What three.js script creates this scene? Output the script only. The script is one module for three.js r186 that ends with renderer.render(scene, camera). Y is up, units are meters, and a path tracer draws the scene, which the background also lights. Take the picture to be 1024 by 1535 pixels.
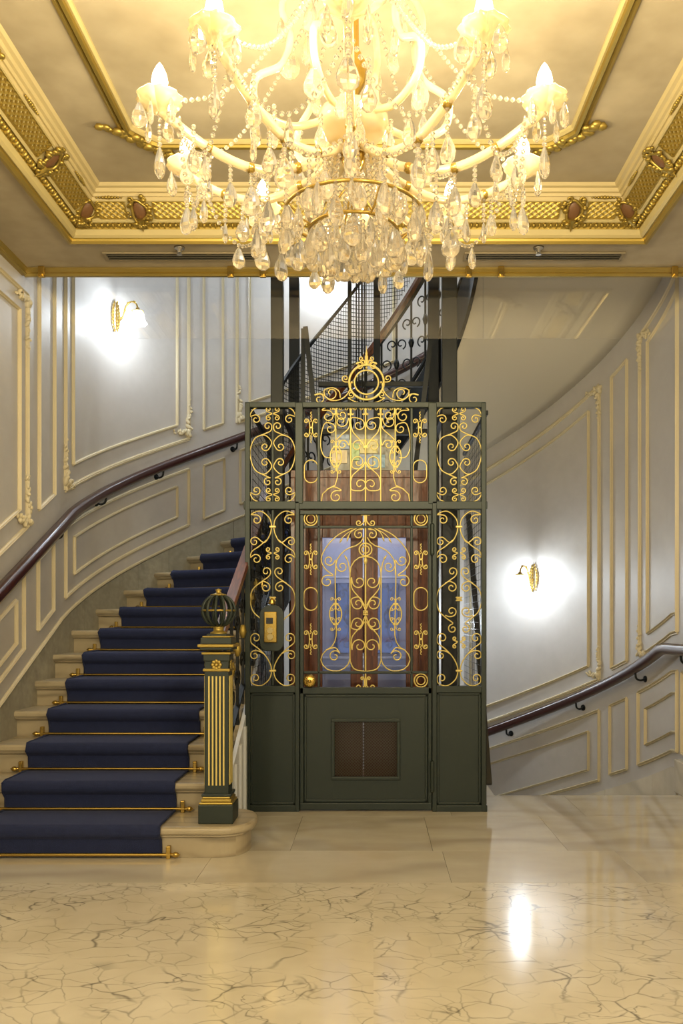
import * as THREE from 'three';
import { mergeGeometries } from 'three/addons/utils/BufferGeometryUtils.js';
import { RoundedBoxGeometry } from 'three/addons/geometries/RoundedBoxGeometry.js';
import { RectAreaLightUniformsLib } from 'three/addons/lights/RectAreaLightUniformsLib.js';
import { ImprovedNoise } from 'three/addons/math/ImprovedNoise.js';

// ---------------------------------------------------------------- camera, light, exposure
const scene = new THREE.Scene();
const EYE = 1.24, F = 1285;
const camera = new THREE.PerspectiveCamera(2 * Math.atan(767.5 / F) * 180 / Math.PI, 1024 / 1535, 0.05, 60);
camera.position.set(0, EYE, 0); camera.lookAt(0, EYE, -5);
camera.setViewOffset(1024, 1535, -48, -163.5, 1024, 1535);      // level camera with a shifted lens
camera.updateProjectionMatrix();
scene.add(camera);
const renderer = new THREE.WebGLRenderer({ antialias: true });
renderer.toneMapping = THREE.LinearToneMapping;
renderer.toneMappingExposure = 1.0;
renderer.shadowMap.enabled = true;
RectAreaLightUniformsLib.init();
scene.background = new THREE.Color(0.34, 0.40, 0.52);            // dusk-blue sky outside the entrance
const WARM = new THREE.Color(1.0, 0.84, 0.52), COOL = new THREE.Color(0.80, 0.90, 1.0);
const BULB_CD = 1.5, SCONCE_CD = 1.5, HALL_CD = 16;

// ---------------------------------------------------------------- helpers
let seed = 7; const rnd = () => (seed = (seed * 16807) % 2147483647) / 2147483647;
const V = (x, h, d) => new THREE.Vector3(x, h, -d);                 // X right, height, depth from the camera
const R2 = Math.PI / 180, lerp = (a, b, t) => a + (b - a) * t, clamp = (x, a, b) => Math.min(b, Math.max(a, x));
const used = {};
const numbered = n => { used[n] = (used[n] || 0) + 1; return used[n] === 1 ? n : n + '_' + String(used[n] - 1).padStart(3, '0'); };
function shade(o) { o.traverse(m => { if (m.isMesh) { m.castShadow = true; m.receiveShadow = true; } }); return o; }
function thing(name, label, category, group) {
  const o = new THREE.Group(); o.name = numbered(name); o.userData = { label, category };
  if (group) o.userData.group = group; scene.add(o); return o;
}
function setting(name, label) { const o = new THREE.Group(); o.name = name; o.userData = { kind: 'structure', label, category: name.split('_')[0] }; scene.add(o); return o; }
function part(parent, name, geo, mat, label) {
  const m = new THREE.Mesh(Array.isArray(geo) ? merge(geo) : geo, mat); m.name = name; m.castShadow = m.receiveShadow = true;
  if (label) m.userData.label = label; parent.add(m); return m;
}
function merge(list) {
  const gs = list.map(g => { const q = g.index ? g.toNonIndexed() : g; for (const k of Object.keys(q.attributes)) if (!['position', 'normal', 'uv'].includes(k)) q.deleteAttribute(k);
    if (!q.attributes.uv) q.setAttribute('uv', new THREE.BufferAttribute(new Float32Array(q.attributes.position.count * 2), 2)); return q; });
  return gs.length === 1 ? gs[0] : mergeGeometries(gs, false);
}
function boxUV(g) {                                                  // uv in metres by dominant normal
  if (g.index) g = g.toNonIndexed(); g.computeVertexNormals();
  const p = g.attributes.position, n = g.attributes.normal, uv = new Float32Array(p.count * 2);
  for (let i = 0; i < p.count; i++) { const ax = Math.abs(n.getX(i)), ay = Math.abs(n.getY(i)), az = Math.abs(n.getZ(i));
    const [u, v] = ay >= ax && ay >= az ? [p.getX(i), p.getZ(i)] : ax > az ? [p.getZ(i), p.getY(i)] : [p.getX(i), p.getY(i)]; uv[2 * i] = u; uv[2 * i + 1] = v; }
  g.setAttribute('uv', new THREE.BufferAttribute(uv, 2)); return g;
}
const box = (x0, x1, h0, h1, d0, d1) => boxUV(new THREE.BoxGeometry(Math.abs(x1 - x0), Math.abs(h1 - h0), Math.abs(d1 - d0)).translate((x0 + x1) / 2, (h0 + h1) / 2, -(d0 + d1) / 2));
const rbox = (x0, x1, h0, h1, d0, d1, r = 0.005) => boxUV(new RoundedBoxGeometry(Math.abs(x1 - x0), Math.abs(h1 - h0), Math.abs(d1 - d0), 1, r).translate((x0 + x1) / 2, (h0 + h1) / 2, -(d0 + d1) / 2));
function tube(pts, r, radial = 6, per = 2, closed = false) {
  const c = new THREE.CatmullRomCurve3(pts, closed, 'centripetal');
  return new THREE.TubeGeometry(c, Math.max(2, Math.round(pts.length * per)), r, radial, closed);
}
const lathe = (prof, seg = 16) => new THREE.LatheGeometry(prof.map(([r, y]) => new THREE.Vector2(r, y)), seg);
const ball = (x, h, d, r, w = 10, k = 8) => new THREE.SphereGeometry(r, w, k).translate(x, h, -d);
function bar(a, b, w, t = w) {                                       // square bar between two points
  const dir = b.clone().sub(a), g = new THREE.BoxGeometry(w, dir.length(), t);
  g.applyQuaternion(new THREE.Quaternion().setFromUnitVectors(new THREE.Vector3(0, 1, 0), dir.clone().normalize()));
  return g.translate((a.x + b.x) / 2, (a.y + b.y) / 2, (a.z + b.z) / 2);
}
// grid of points -> surface. rows[i][j] are Vector3
function loft(rows, closeJ = false) {
  const pos = [], uv = [], idx = [], n = rows[0].length; let u = 0;
  rows.forEach((r, i) => { if (i) u += r[0].distanceTo(rows[i - 1][0]); let v = 0; r.forEach((p, j) => { if (j) v += p.distanceTo(r[j - 1]); pos.push(p.x, p.y, p.z); uv.push(u, v); }); });
  for (let i = 0; i < rows.length - 1; i++) for (let j = 0; j < n - (closeJ ? 0 : 1); j++) { const a = i * n + j, b = i * n + (j + 1) % n, c = a + n, d = b + n; idx.push(a, c, b, b, c, d); }
  const g = new THREE.BufferGeometry(); g.setAttribute('position', new THREE.Float32BufferAttribute(pos, 3)); g.setAttribute('uv', new THREE.Float32BufferAttribute(uv, 2)); g.setIndex(idx);
  g.computeVertexNormals(); return g;
}
// prism of a profile [ [p..], [p..] ] with end caps (flat shaded)
function prism(rows) {
  const g = loft(rows, true).toNonIndexed(); const caps = [];
  for (const [r, f] of [[rows[0], 1], [rows[rows.length - 1], -1]]) {
    const c = r.reduce((s, p) => s.add(p), new THREE.Vector3()).multiplyScalar(1 / r.length);
    for (let j = 0; j < r.length; j++) { const a = r[j], b = r[(j + 1) % r.length]; caps.push(...(f > 0 ? [c, a, b] : [c, b, a]).flatMap(p => [p.x, p.y, p.z])); }
  }
  const k = new THREE.BufferGeometry(); k.setAttribute('position', new THREE.Float32BufferAttribute(caps, 3)); k.setAttribute('uv', new THREE.Float32BufferAttribute(new Float32Array(caps.length / 3 * 2), 2)); k.computeVertexNormals();
  return boxUV(mergeGeometries([g, k], false));
}
// sweep of a small closed profile [[out, up]..] along points with outward normals
function sweep(pts, outs, prof, caps = true) {
  const rows = pts.map((p, i) => { const t = (pts[Math.min(i + 1, pts.length - 1)]).clone().sub(pts[Math.max(i - 1, 0)]).normalize(), o = outs[i], s = new THREE.Vector3().crossVectors(t, o).normalize();
    return prof.map(([a, b]) => p.clone().addScaledVector(o, a).addScaledVector(s, b)); });
  return caps ? prism(rows) : loft(rows, true);
}

// ---------------------------------------------------------------- textures
const N = new ImprovedNoise();
const fbm = (x, y, z, o = 4) => { let s = 0, a = 0.5, f = 1; for (let i = 0; i < o; i++) { s += a * N.noise(x * f, y * f, z + i * 7.1); a *= 0.5; f *= 2.03; } return s; };
function tex(w, h, fn, srgb = true, rep = 1) {                        // fn(x,y in 0..1) -> [r,g,b] 0..1
  const d = new Uint8Array(w * h * 4);
  for (let j = 0; j < h; j++) for (let i = 0; i < w; i++) { const c = fn(i / w, j / h), k = (j * w + i) * 4; d[k] = clamp(c[0], 0, 1) * 255; d[k + 1] = clamp(c[1], 0, 1) * 255; d[k + 2] = clamp(c[2], 0, 1) * 255; d[k + 3] = 255; }
  const t = new THREE.DataTexture(d, w, h); t.wrapS = t.wrapT = THREE.RepeatWrapping; t.magFilter = THREE.LinearFilter; t.minFilter = THREE.LinearMipmapLinearFilter; t.generateMipmaps = true;
  if (srgb) t.colorSpace = THREE.SRGBColorSpace; t.repeat.set(rep, rep); t.needsUpdate = true; return t;
}
const mixc = (a, b, t) => a.map((v, i) => v + (b[i] - v) * t);
// noise that wraps over the unit square, so that repeats meet
const tile = (x, y, s, z, o = 4) => { const bx = 1 - x, by = 1 - y; return (fbm(x * s, y * s, z, o) * bx + fbm((x - 1) * s, y * s, z, o) * x) * by + (fbm(x * s, (y - 1) * s, z, o) * bx + fbm((x - 1) * s, (y - 1) * s, z, o) * x) * y; };
const hash = (i, j, k) => { const s = Math.sin(i * 127.1 + j * 311.7 + k * 74.7) * 43758.5453; return s - Math.floor(s); };
const crack = (x, y, k) => { const ix = Math.floor(x), iy = Math.floor(y); let a = 9, b = 9; for (let i = -1; i <= 1; i++) for (let j = -1; j <= 1; j++) { const d = Math.hypot(ix + i + hash(ix + i, iy + j, k) - x, iy + j + hash(ix + i, iy + j, k + 9) - y); if (d < a) { b = a; a = d; } else if (d < b) b = d; } return b - a; };
const vein = (n, w) => Math.exp(-Math.pow(n / w, 2));
const T = {
  plaster: tex(512, 512, (x, y) => { const n = tile(x, y, 5, 1) * 0.5 + tile(x, y, 22, 3, 3) * 0.28; return mixc([0.66, 0.64, 0.62], [0.76, 0.745, 0.725], clamp(0.5 + n, 0, 1)); }, true, 0.5),
  ceiling: tex(512, 512, (x, y) => { const n = tile(x, y, 4, 9) * 1.0 + tile(x, y, 18, 4, 3) * 0.35; return mixc([0.56, 0.51, 0.41], [0.74, 0.69, 0.59], clamp(0.5 + n, 0, 1)); }, true, 0.5),
  carrara: tex(2048, 2048, (x, y) => {
    const wx = x + 0.030 * fbm(x * 11, y * 11, 2, 5), wy = y + 0.030 * fbm(x * 11 + 7, y * 11, 5, 5);
    const m = clamp(0.35 + 3.2 * fbm(x * 13, y * 13, 11, 2), 0, 1), m2 = clamp(0.35 + 3.2 * fbm(x * 17, y * 17, 41, 2), 0, 1), m3 = clamp(0.1 + 3 * fbm(x * 8, y * 8, 71, 2), 0, 1);
    const a = vein(crack(wx * 15 + wy * 6, wy * 26, 1), 0.030) * 0.65 * m + vein(crack(wx * 37, wy * 44 - wx * 14, 2), 0.045) * 0.45 * m2 + vein(fbm(wx * 5 + 3 * wy, wy * 9, 1, 5), 0.006) * 0.8 * m3 + vein(fbm(wx * 8 - 5 * wy, wy * 12, 91, 5), 0.006) * 0.6 * m;
    const c = mixc([0.80, 0.765, 0.68], [0.87, 0.84, 0.765], clamp(0.5 + fbm(x * 20, y * 20, 21, 3), 0, 1));
    return mixc(c, [0.42, 0.40, 0.36], clamp(a, 0, 0.8)); }, true, 0.25),
  streak: tex(1024, 1024, (x, y) => { const n = tile(x * 1, y, 3, 31, 3), b = Math.sin((y * 16 + n * 1.6) * 6.283) * 0.5 + 0.5, k = tile(x, y, 30, 5, 2);
    const c = mixc([0.68, 0.64, 0.555], [0.83, 0.795, 0.72], clamp(0.65 + n + k * 0.3, 0, 1)); return mixc(c, [0.44, 0.41, 0.35], clamp(Math.pow(b, 5) * 0.75 * clamp(0.4 + 2 * tile(x, y, 4, 51, 2), 0, 1), 0, 1)); }, true, 0.6),
  slab: tex(1024, 1024, (x, y) => { const n = tile(x, y, 3, 81, 4), b = Math.sin((y * 5 + x * 1 + n * 1.8) * 6.283) * 0.5 + 0.5, k = tile(x, y, 24, 5, 3);
    const c = mixc([0.75, 0.715, 0.64], [0.85, 0.82, 0.75], clamp(0.55 + n + k * 0.5, 0, 1)); return mixc(c, [0.60, 0.565, 0.50], Math.pow(b, 4) * 0.55 * clamp(0.5 + 2 * n, 0, 1)); }, true, 0.5),
  skirt: tex(512, 512, (x, y) => { const n = tile(x, y, 4, 61) + 0.6 * tile(x, y, 20, 3, 3); return mixc([0.46, 0.45, 0.40], [0.66, 0.64, 0.575], clamp(0.5 + n, 0, 1)); }, true, 1.2),
  wood: tex(512, 512, (x, y) => { const n = fbm(x * 26, y * 2.2, 3, 3), r = Math.sin((x * 9 + n * 1.6) * 6.283) * 0.5 + 0.5; return mixc([0.29, 0.145, 0.06], [0.46, 0.25, 0.11], clamp(r * 0.6 + 0.3 + n * 0.6, 0, 1)); }, true, 2),
  carpet: tex(512, 512, (x, y) => { const n = tile(x, y, 90, 2, 2) * 0.9 + tile(x, y, 9, 6, 2) * 0.25; return mixc([0.085, 0.11, 0.225], [0.18, 0.225, 0.39], clamp(0.45 + n, 0, 1)); }, true, 2.5),
  pile: tex(256, 256, (x, y) => { const n = 0.5 + tile(x, y, 60, 4, 2); return [n, n, n]; }, false, 6),
};
const std = (o) => new THREE.MeshStandardMaterial(o), phy = (o) => new THREE.MeshPhysicalMaterial(o);
const M = {
  wall: std({ map: T.plaster, roughness: 0.5 }),
  ceiling: std({ map: T.ceiling, roughness: 0.75 }),
  soffit: std({ color: '#cfc8b4', roughness: 0.6 }),
  moulding: std({ color: '#cbbf9f', roughness: 0.42 }),
  gilt: std({ color: '#ab944a', metalness: 0.75, roughness: 0.38 }),
  ivory: std({ color: '#b9a976', roughness: 0.5 }),
  umber: std({ color: '#6b4a2c', roughness: 0.5 }),
  carrara: phy({ map: T.carrara, roughness: 0.13, clearcoat: 0.3, clearcoatRoughness: 0.05 }),
  streak: phy({ map: T.slab, roughness: 0.10, clearcoat: 0.3, clearcoatRoughness: 0.05 }),
  step: std({ map: T.streak, color: '#d8d2c4', roughness: 0.32 }),
  skirt: std({ map: T.skirt, roughness: 0.4 }),
  carpet: phy({ map: T.carpet, roughness: 1, bumpMap: T.pile, bumpScale: 0.003, sheen: 0.35, sheenRoughness: 0.6, sheenColor: new THREE.Color(0.25, 0.3, 0.6) }),
  brass: std({ color: '#c4a658', metalness: 0.95, roughness: 0.25 }),
  mahogany: phy({ color: '#3a1a14', roughness: 0.28, clearcoat: 0.5, clearcoatRoughness: 0.15 }),
  wood: phy({ map: T.wood, roughness: 0.35, clearcoat: 0.3, clearcoatRoughness: 0.2 }),
  green: std({ color: '#28322d', roughness: 0.42, metalness: 0.15 }),
  iron: std({ color: '#171b1d', roughness: 0.45, metalness: 0.4 }),
  goldPaint: std({ color: '#dcc878', metalness: 0.3, roughness: 0.35 }),
  white: std({ color: '#d6dae0', roughness: 0.4 }),
  glass: phy({ color: '#ffffff', transmission: 1, roughness: 0.02, thickness: 0, ior: 1.5 }),
  carGlass: phy({ color: '#f0f1f8', transmission: 1, roughness: 0.02, thickness: 0, ior: 1.5 }),
  crystal: phy({ color: '#fffaf0', transmission: 0.9, roughness: 0.05, thickness: 0.01, ior: 1.5 }),
  crystalRope: phy({ color: '#fff1cc', transmission: 0.6, roughness: 0.15, thickness: 0.01, ior: 1.5 }),
  bulb: std({ color: '#fff4dc', emissive: new THREE.Color(1, 0.86, 0.58), emissiveIntensity: 12 }),
  shadeGlow: std({ color: '#ffffff', emissive: new THREE.Color(0.93, 0.97, 1), emissiveIntensity: 2.5 }),
  panelBlue: std({ color: '#c9ccd6', roughness: 0.35 }),
  slat: std({ color: '#4a4436', roughness: 0.6 }), vent: std({ color: '#8a7d62', roughness: 0.6 }), cornice: std({ color: '#bfae80', roughness: 0.5 }),
  black: std({ color: '#101214', roughness: 0.4 }),
};

// ---------------------------------------------------------------- plan of the stairwell
const CX = -0.03, CD = 6.3, A = 2.27, B = 2.5, AI = 0.83, BI = 1.15, RISE = 0.167;
const outer = th => [CX - A * Math.cos(th * R2), CD + B * Math.sin(th * R2)];
const inner = th => [CX - AI * Math.cos(th * R2), CD + BI * Math.sin(th * R2)];
const XL = CX - A, XR = CX + A, XI = CX - AI;
// path along the well: t<0 left straight (depth = CD + t), 0..180 ellipse angle, >180 right straight
const wellO = t => t < 0 ? [XL, CD + t] : t <= 180 ? outer(t) : [XR, CD - (t - 180)];
const wellN = t => { if (t <= 0) return [1, 0]; if (t >= 180) return [-1, 0]; const c = Math.cos(t * R2) / A, s = Math.sin(t * R2) / B, l = Math.hypot(c, s); return [c / l, -s / l]; };
const thL = d => d <= CD ? d - CD : Math.asin((d - CD) / B) / R2;     // left wall at a depth
const thR = d => d <= CD ? 180 + (CD - d) : 180 - Math.asin((d - CD) / B) / R2;
const climb = t => t < 0.0001 ? RISE * (1 + (CD + t - 4.46) / 0.33) : RISE * (6.58 + t / 9.3);   // nosing line of the rising flight
const descend = t => t >= 178 ? 0 : -RISE * (178 - t) / 10.7;         // nosing line of the flight going down
const onWall = (t, h, off = 0) => { const [x, d] = wellO(t), [nx, nd] = wellN(t); return V(x + nx * off, h, d + nd * off); };
const wallOut = t => { const [nx, nd] = wellN(t); return new THREE.Vector3(nx, 0, -nd); };
function span(t0, t1) { const r = [], bend = (a, b, st) => { const n = Math.max(1, Math.ceil(Math.abs(b - a) / st)); for (let i = 0; i <= n; i++) r.push(a + (b - a) * i / n); };
  const cuts = [t0, ...[0, 180].filter(c => c > t0 && c < t1), t1];
  for (let i = 0; i < cuts.length - 1; i++) { const a = cuts[i], b = cuts[i + 1]; bend(a, b, a >= 0 && b <= 180 ? 3 : 0.4); if (i < cuts.length - 2) r.pop(); } return r; }

// ---------------------------------------------------------------- floor
const BACK = -2.0, HEAD = 5.64, CEIL = 3.55, TOP = 7.0, COFFER = 3.77;
{
  const fl = setting('floor', 'polished veined cream marble floor of the hall');
  part(fl, 'marble_field', box(XL - 0.1, XR + 0.1, -0.12, 0, BACK, 4.058), M.carrara, 'cream marble with fine dark veins');
  const cuts = [XL - 0.1, -0.93, 0.36, 0.80, XR + 0.1];
  for (const [d0, d1, xs] of [[4.06, 4.62, [XL - 0.1, -0.85, 0.37, 1.3, XR + 0.1]], [4.62, 5.45, [XL - 0.1, -0.45, 0.32, 1.05, XR + 0.1]], [5.45, 6.1, [XL - 0.1, -0.95, 0.5, 1.35, XR + 0.1]]])
    for (let i = 0; i < xs.length - 1; i++) { const g = box(xs[i] + 0.0008, xs[i + 1] - 0.0008, -0.12, 0, d0 + 0.0008, d1 - 0.0008), uv = g.attributes.uv, o = rnd() * 3, q = rnd() * 0.4; for (let k = 0; k < uv.count; k++) uv.setXY(k, uv.getX(k) * 0.5 + o, uv.getY(k) * 0.8 + q); part(fl, 'marble_slab', g, M.streak); }
  part(fl, 'marble_slab', box(XI - 0.06, CX + AI + 0.06, -0.12, 0, 6.1, 7.5), M.streak);
  part(fl, 'marble_slab', box(XL - 0.1, XI - 0.06, -0.12, 0, 6.1, 8.9), M.streak);
  part(fl, 'basement_slab', box(XL - 0.3, XR + 0.3, -1.9, -1.75, 5.9, 9.1), M.step);
  part(fl, 'landing_edge', box(0.86, XR + 0.1, -1.75, -0.12, 6.02, 6.1), M.step);
}
// ---------------------------------------------------------------- walls
function wallShell(t0, t1, h0, h1) {
  const ts = span(t0, t1), th = 0.2, rows = ts.map(t => [onWall(t, h0), onWall(t, h1), onWall(t, h1, -th), onWall(t, h0, -th)]);
  const g = prism(rows), p = g.attributes.position, uv = g.attributes.uv, n = g.attributes.normal;
  for (let i = 0; i < p.count; i++) if (Math.abs(n.getY(i)) < 0.5) { const a = Math.atan2(-p.getZ(i) - CD, p.getX(i) - CX); uv.setXY(i, (-p.getZ(i) < CD ? p.getZ(i) : -CD - 2.4 * (p.getX(i) < 0 ? Math.PI - a : a)), p.getY(i)); }
  for (let i = 0; i < p.count; i++) { const d = -p.getZ(i), x = p.getX(i); if (Math.abs(n.getY(i)) < 0.5 && d > CD + 1e-4 && t0 === 0) { const th = Math.atan2((d - CD) / B, -(x - CX) / A), q = Math.hypot((x - CX) / A, (d - CD) / B), [nx, nd] = wellN(th / R2), s = q < 1.02 ? 1 : -1; n.setXYZ(i, nx * s, 0, -nd * s); } }
  return g;
}
const wallLeft = setting('wall_left', 'taupe plaster wall with cream panel mouldings above the carpeted stairs');
part(wallLeft, 'plaster', wallShell(BACK - CD, 0, -0.12, TOP), M.wall);
const wallBack = setting('wall_back', 'curved taupe plaster wall of the stairwell');
part(wallBack, 'plaster', wallShell(0, 180, -1.9, TOP), M.wall);
const wallRight = setting('wall_right', 'taupe plaster wall beside the descending stairs');
part(wallRight, 'plaster', wallShell(180, 180 + CD - BACK, -1.9, TOP), M.wall);
const wallFront = setting('wall_front', 'plaster wall around the street entrance');
for (const [x0, x1, h0, h1] of [[XL, -0.9, -0.12, CEIL + 0.5], [0.9, XR, -0.12, CEIL + 0.5], [-0.9, 0.9, 2.5, CEIL + 0.5]]) part(wallFront, 'plaster', box(x0, x1, h0, h1, BACK - 0.2, BACK), M.wall);
{ const d = setting('door_1', 'glazed street entrance'); part(d, 'pane', box(-0.85, 0.85, 0.05, 2.45, BACK - 0.11, BACK - 0.1), M.glass);
  for (const x of [-0.9, -0.025, 0.85]) part(d, 'stile', box(x, x + 0.05, 0, 2.5, BACK - 0.14, BACK - 0.06), M.wood); for (const h of [0, 0.9, 2.45]) part(d, 'rail', box(-0.85, 0.85, h, h + 0.05, BACK - 0.14, BACK - 0.06), M.wood); }
const wallHeader = setting('wall_header', 'plaster wall above the hall opening');
part(wallHeader, 'plaster', box(XL, XR, CEIL + 0.01, TOP, HEAD, HEAD + 0.08), M.wall);

// mouldings on the curved wall: profile sweeps along (t, h) lines
const beadProf = v => { const w = v * 0.8; return [[0, -w], [0.010, -w], [0.018, -w * 0.55], [0.012, -w * 0.25], [0.024, 0], [0.012, w * 0.3], [0.014, w * 0.8], [0, w]]; };
function wallLine(parent, list, w = 0.016) { part(parent, 'moulding', sweep(list.map(([t, h]) => onWall(t, h, -0.002)), list.map(([t]) => wallOut(t)), beadProf(w)), M.moulding); }
function vLine(parent, t, h0, h1, w) { wallLine(parent, [[t, h0], [t, h1]], w); }
function slopeLine(parent, t0, t1, f, w) { wallLine(parent, span(t0, t1).map(t => [t, f(t)]), w); }
function panelFrame(parent, t0, t1, lo, hi, w) { slopeLine(parent, t0, t1, lo, w); slopeLine(parent, t0, t1, hi, w); vLine(parent, t0, lo(t0), hi(t0), w); vLine(parent, t1, lo(t1), hi(t1), w); }
function acanthus(parent, t, h, sx, sy, s = 1) {                          // plaster leaf cluster at a frame corner
  const gs = [], o = wallOut(t), tan = new THREE.Vector3(-o.z, 0, o.x), c = onWall(t, h, 0.012);
  for (let i = 0; i < 26; i++) { const up = i % 2, k = Math.floor(i / 2) / 13, l = k * 0.34 * s, a = up ? 0 : l * 0.55, b = up ? l : 0, r = (0.03 - 0.018 * k) * s;
    const g = new THREE.SphereGeometry(r, 7, 5); g.scale(0.75, 1.25, 0.6); g.rotateZ((rnd() - 0.5) * 2.4);
    const p = c.clone().addScaledVector(tan, sx * (a + (rnd() - 0.5) * 0.04 * s)); p.y += sy * (b + (rnd() - 0.5) * 0.04 * s); g.translate(p.x, p.y, p.z); gs.push(g); }
  part(parent, 'acanthus_corner', gs, M.moulding, 'cream plaster acanthus leaves');
}
{ // left side: depth marks of the vertical mouldings
  const hiOut = () => 5.6, hiIn = () => 5.5, up = c => t => climb(t) + c, tl = thL;
  const A1 = tl(5.68), A0 = tl(5.55), Z0 = tl(3.2);
  const lowTop = t => 3.36, lowTopIn = t => 3.25;
  slopeLine(wallLeft, Z0, A1, up(1.08), 0.02); vLine(wallLeft, A1, climb(A1) + 1.08, 3.40, 0.022); wallLine(wallLeft, [[Z0, 3.40], [A1, 3.40]], 0.02);
  slopeLine(wallLeft, Z0, A0, up(1.24), 0.016); vLine(wallLeft, A0, climb(A0) + 1.24, 3.26, 0.016); wallLine(wallLeft, [[Z0, 3.26], [A0, 3.26]], 0.016);
  acanthus(wallLeft, A1, 3.36, 1, -1); acanthus(wallLeft, A1, climb(A1) + 1.12, 1, 1);
  panelFrame(wallLeft, tl(5.88), tl(6.16), up(1.12), hiIn, 0.018);
  panelFrame(wallBack, tl(6.38), tl(7.97), up(1.08), hiOut, 0.022); panelFrame(wallBack, tl(6.52), tl(7.86), up(1.24), hiIn, 0.016);
  acanthus(wallBack, tl(6.38), climb(tl(6.38)) + 1.14, -1, 1); acanthus(wallBack, tl(7.97), climb(tl(7.97)) + 1.12, 1, 1);
  panelFrame(wallBack, tl(8.1), tl(8.25), up(1.12), hiIn, 0.016);
  panelFrame(wallBack, tl(8.35), 96, up(1.08), hiOut, 0.02); panelFrame(wallBack, tl(8.43), 92, up(1.24), hiIn, 0.016); acanthus(wallBack, tl(8.36), climb(tl(8.36)) + 1.12, -1, 1);
  // below the rail
  const dl = c => t => climb(t) + c;
  panelFrame(wallLeft, Z0, tl(5.62), dl(0.30), dl(0.80), 0.018); panelFrame(wallLeft, tl(4.2), tl(5.50), dl(0.40), dl(0.68), 0.014);
  panelFrame(wallLeft, tl(5.86), tl(6.14), dl(0.30), dl(0.78), 0.018);
  panelFrame(wallBack, tl(6.38), tl(7.97), dl(0.28), dl(0.80), 0.018); panelFrame(wallBack, tl(6.54), tl(7.86), dl(0.40), dl(0.68), 0.014);
  panelFrame(wallBack, tl(8.1), tl(8.26), dl(0.28), dl(0.78), 0.014); panelFrame(wallBack, tl(8.37), 96, dl(0.28), dl(0.80), 0.016);
  // marble skirting beside the steps, in slabs
  const ts = [tl(3.6), tl(4.4), tl(5.0), tl(5.6), 0, 9, 18, 27, 36, 45, 54, 63, 72];
  for (let i = 0; i < ts.length - 1; i++) { const e = ts[i] < 0 ? 0.001 : 0.04, q = span(ts[i] + e, ts[i + 1] - e); const low = t => Math.max(-0.02, climb(t) - 0.40), hi = t => Math.max(0.16, climb(t) + 0.14);
    part(ts[i] < 0 ? wallLeft : wallBack, 'skirting_slab', prism(q.map(t => [onWall(t, low(t), 0.016), onWall(t, hi(t), 0.016), onWall(t, hi(t), -0.01), onWall(t, low(t), -0.01)])), M.skirt, 'grey-green marble skirting'); }
  slopeLine(wallLeft, tl(3.6), -0.001, t => Math.max(0.18, climb(t) + 0.155), 0.014); slopeLine(wallBack, 0.001, 72, t => climb(t) + 0.155, 0.014);
}
const soff = t => climb(t) - 0.33;
{ // right side
  const tr = thR, rail = t => descend(t) + 1.04;
  const fr = (t0, t1, b, top, w) => panelFrame(t0 >= 180 ? wallRight : wallBack, t0, t1, t => rail(t) + b, t => Math.min(5.4, soff(t) + top), w);
  fr(112, tr(7.48), 0.10, -0.20, 0.022); fr(116, tr(7.6), 0.26, -0.34, 0.016);
  fr(tr(7.33), tr(7.13), 0.14, -0.24, 0.02); fr(tr(6.95), 179.9, 0.12, -0.18, 0.022); fr(tr(6.83), 179.8, 0.26, -0.32, 0.016);
  acanthus(wallBack, tr(7.48), soff(tr(7.48)) - 0.24, 1, -1, 0.9); acanthus(wallBack, tr(7.48), rail(tr(7.48)) + 0.14, 1, 1, 0.9);
  acanthus(wallBack, tr(6.95), soff(tr(6.95)) - 0.2, -1, -1, 0.9); acanthus(wallBack, tr(6.95), rail(tr(6.95)) + 0.14, -1, 1, 0.8);
  const fd = (t0, t1, a, b, w) => panelFrame(t0 >= 180 ? wallRight : wallBack, t0, t1, t => rail(t) - a, t => rail(t) - b, w);
  fd(112, tr(7.48), 0.78, 0.17, 0.018); fd(116, tr(7.6), 0.66, 0.32, 0.014); fd(tr(7.35), tr(7.13), 0.76, 0.17, 0.016); fd(tr(6.97), 179.9, 0.76, 0.17, 0.018); fd(tr(6.86), 179.8, 0.62, 0.33, 0.014);
  fd(180.1, 182, 0.76, 0.17, 0.018);
  const ts = [96, 108, 120, 132, 144, 154, 162, 170, 179.9];
  for (let i = 0; i < ts.length - 1; i++) { const q = span(ts[i] + 0.03, ts[i + 1] - 0.03); part(wallBack, 'skirting_slab', prism(q.map(t => [onWall(t, descend(t) - 0.5, 0.016), onWall(t, descend(t) + 0.16, 0.016), onWall(t, descend(t) + 0.16, -0.01), onWall(t, descend(t) - 0.5, -0.01)])), M.streak, 'pale marble skirting'); }
  part(wallRight, 'plinth', rbox(XR - 0.06, XR + 0.01, 0, 0.24, BACK, 6.22, 0.008), M.streak, 'pale marble plinth');
}
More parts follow.
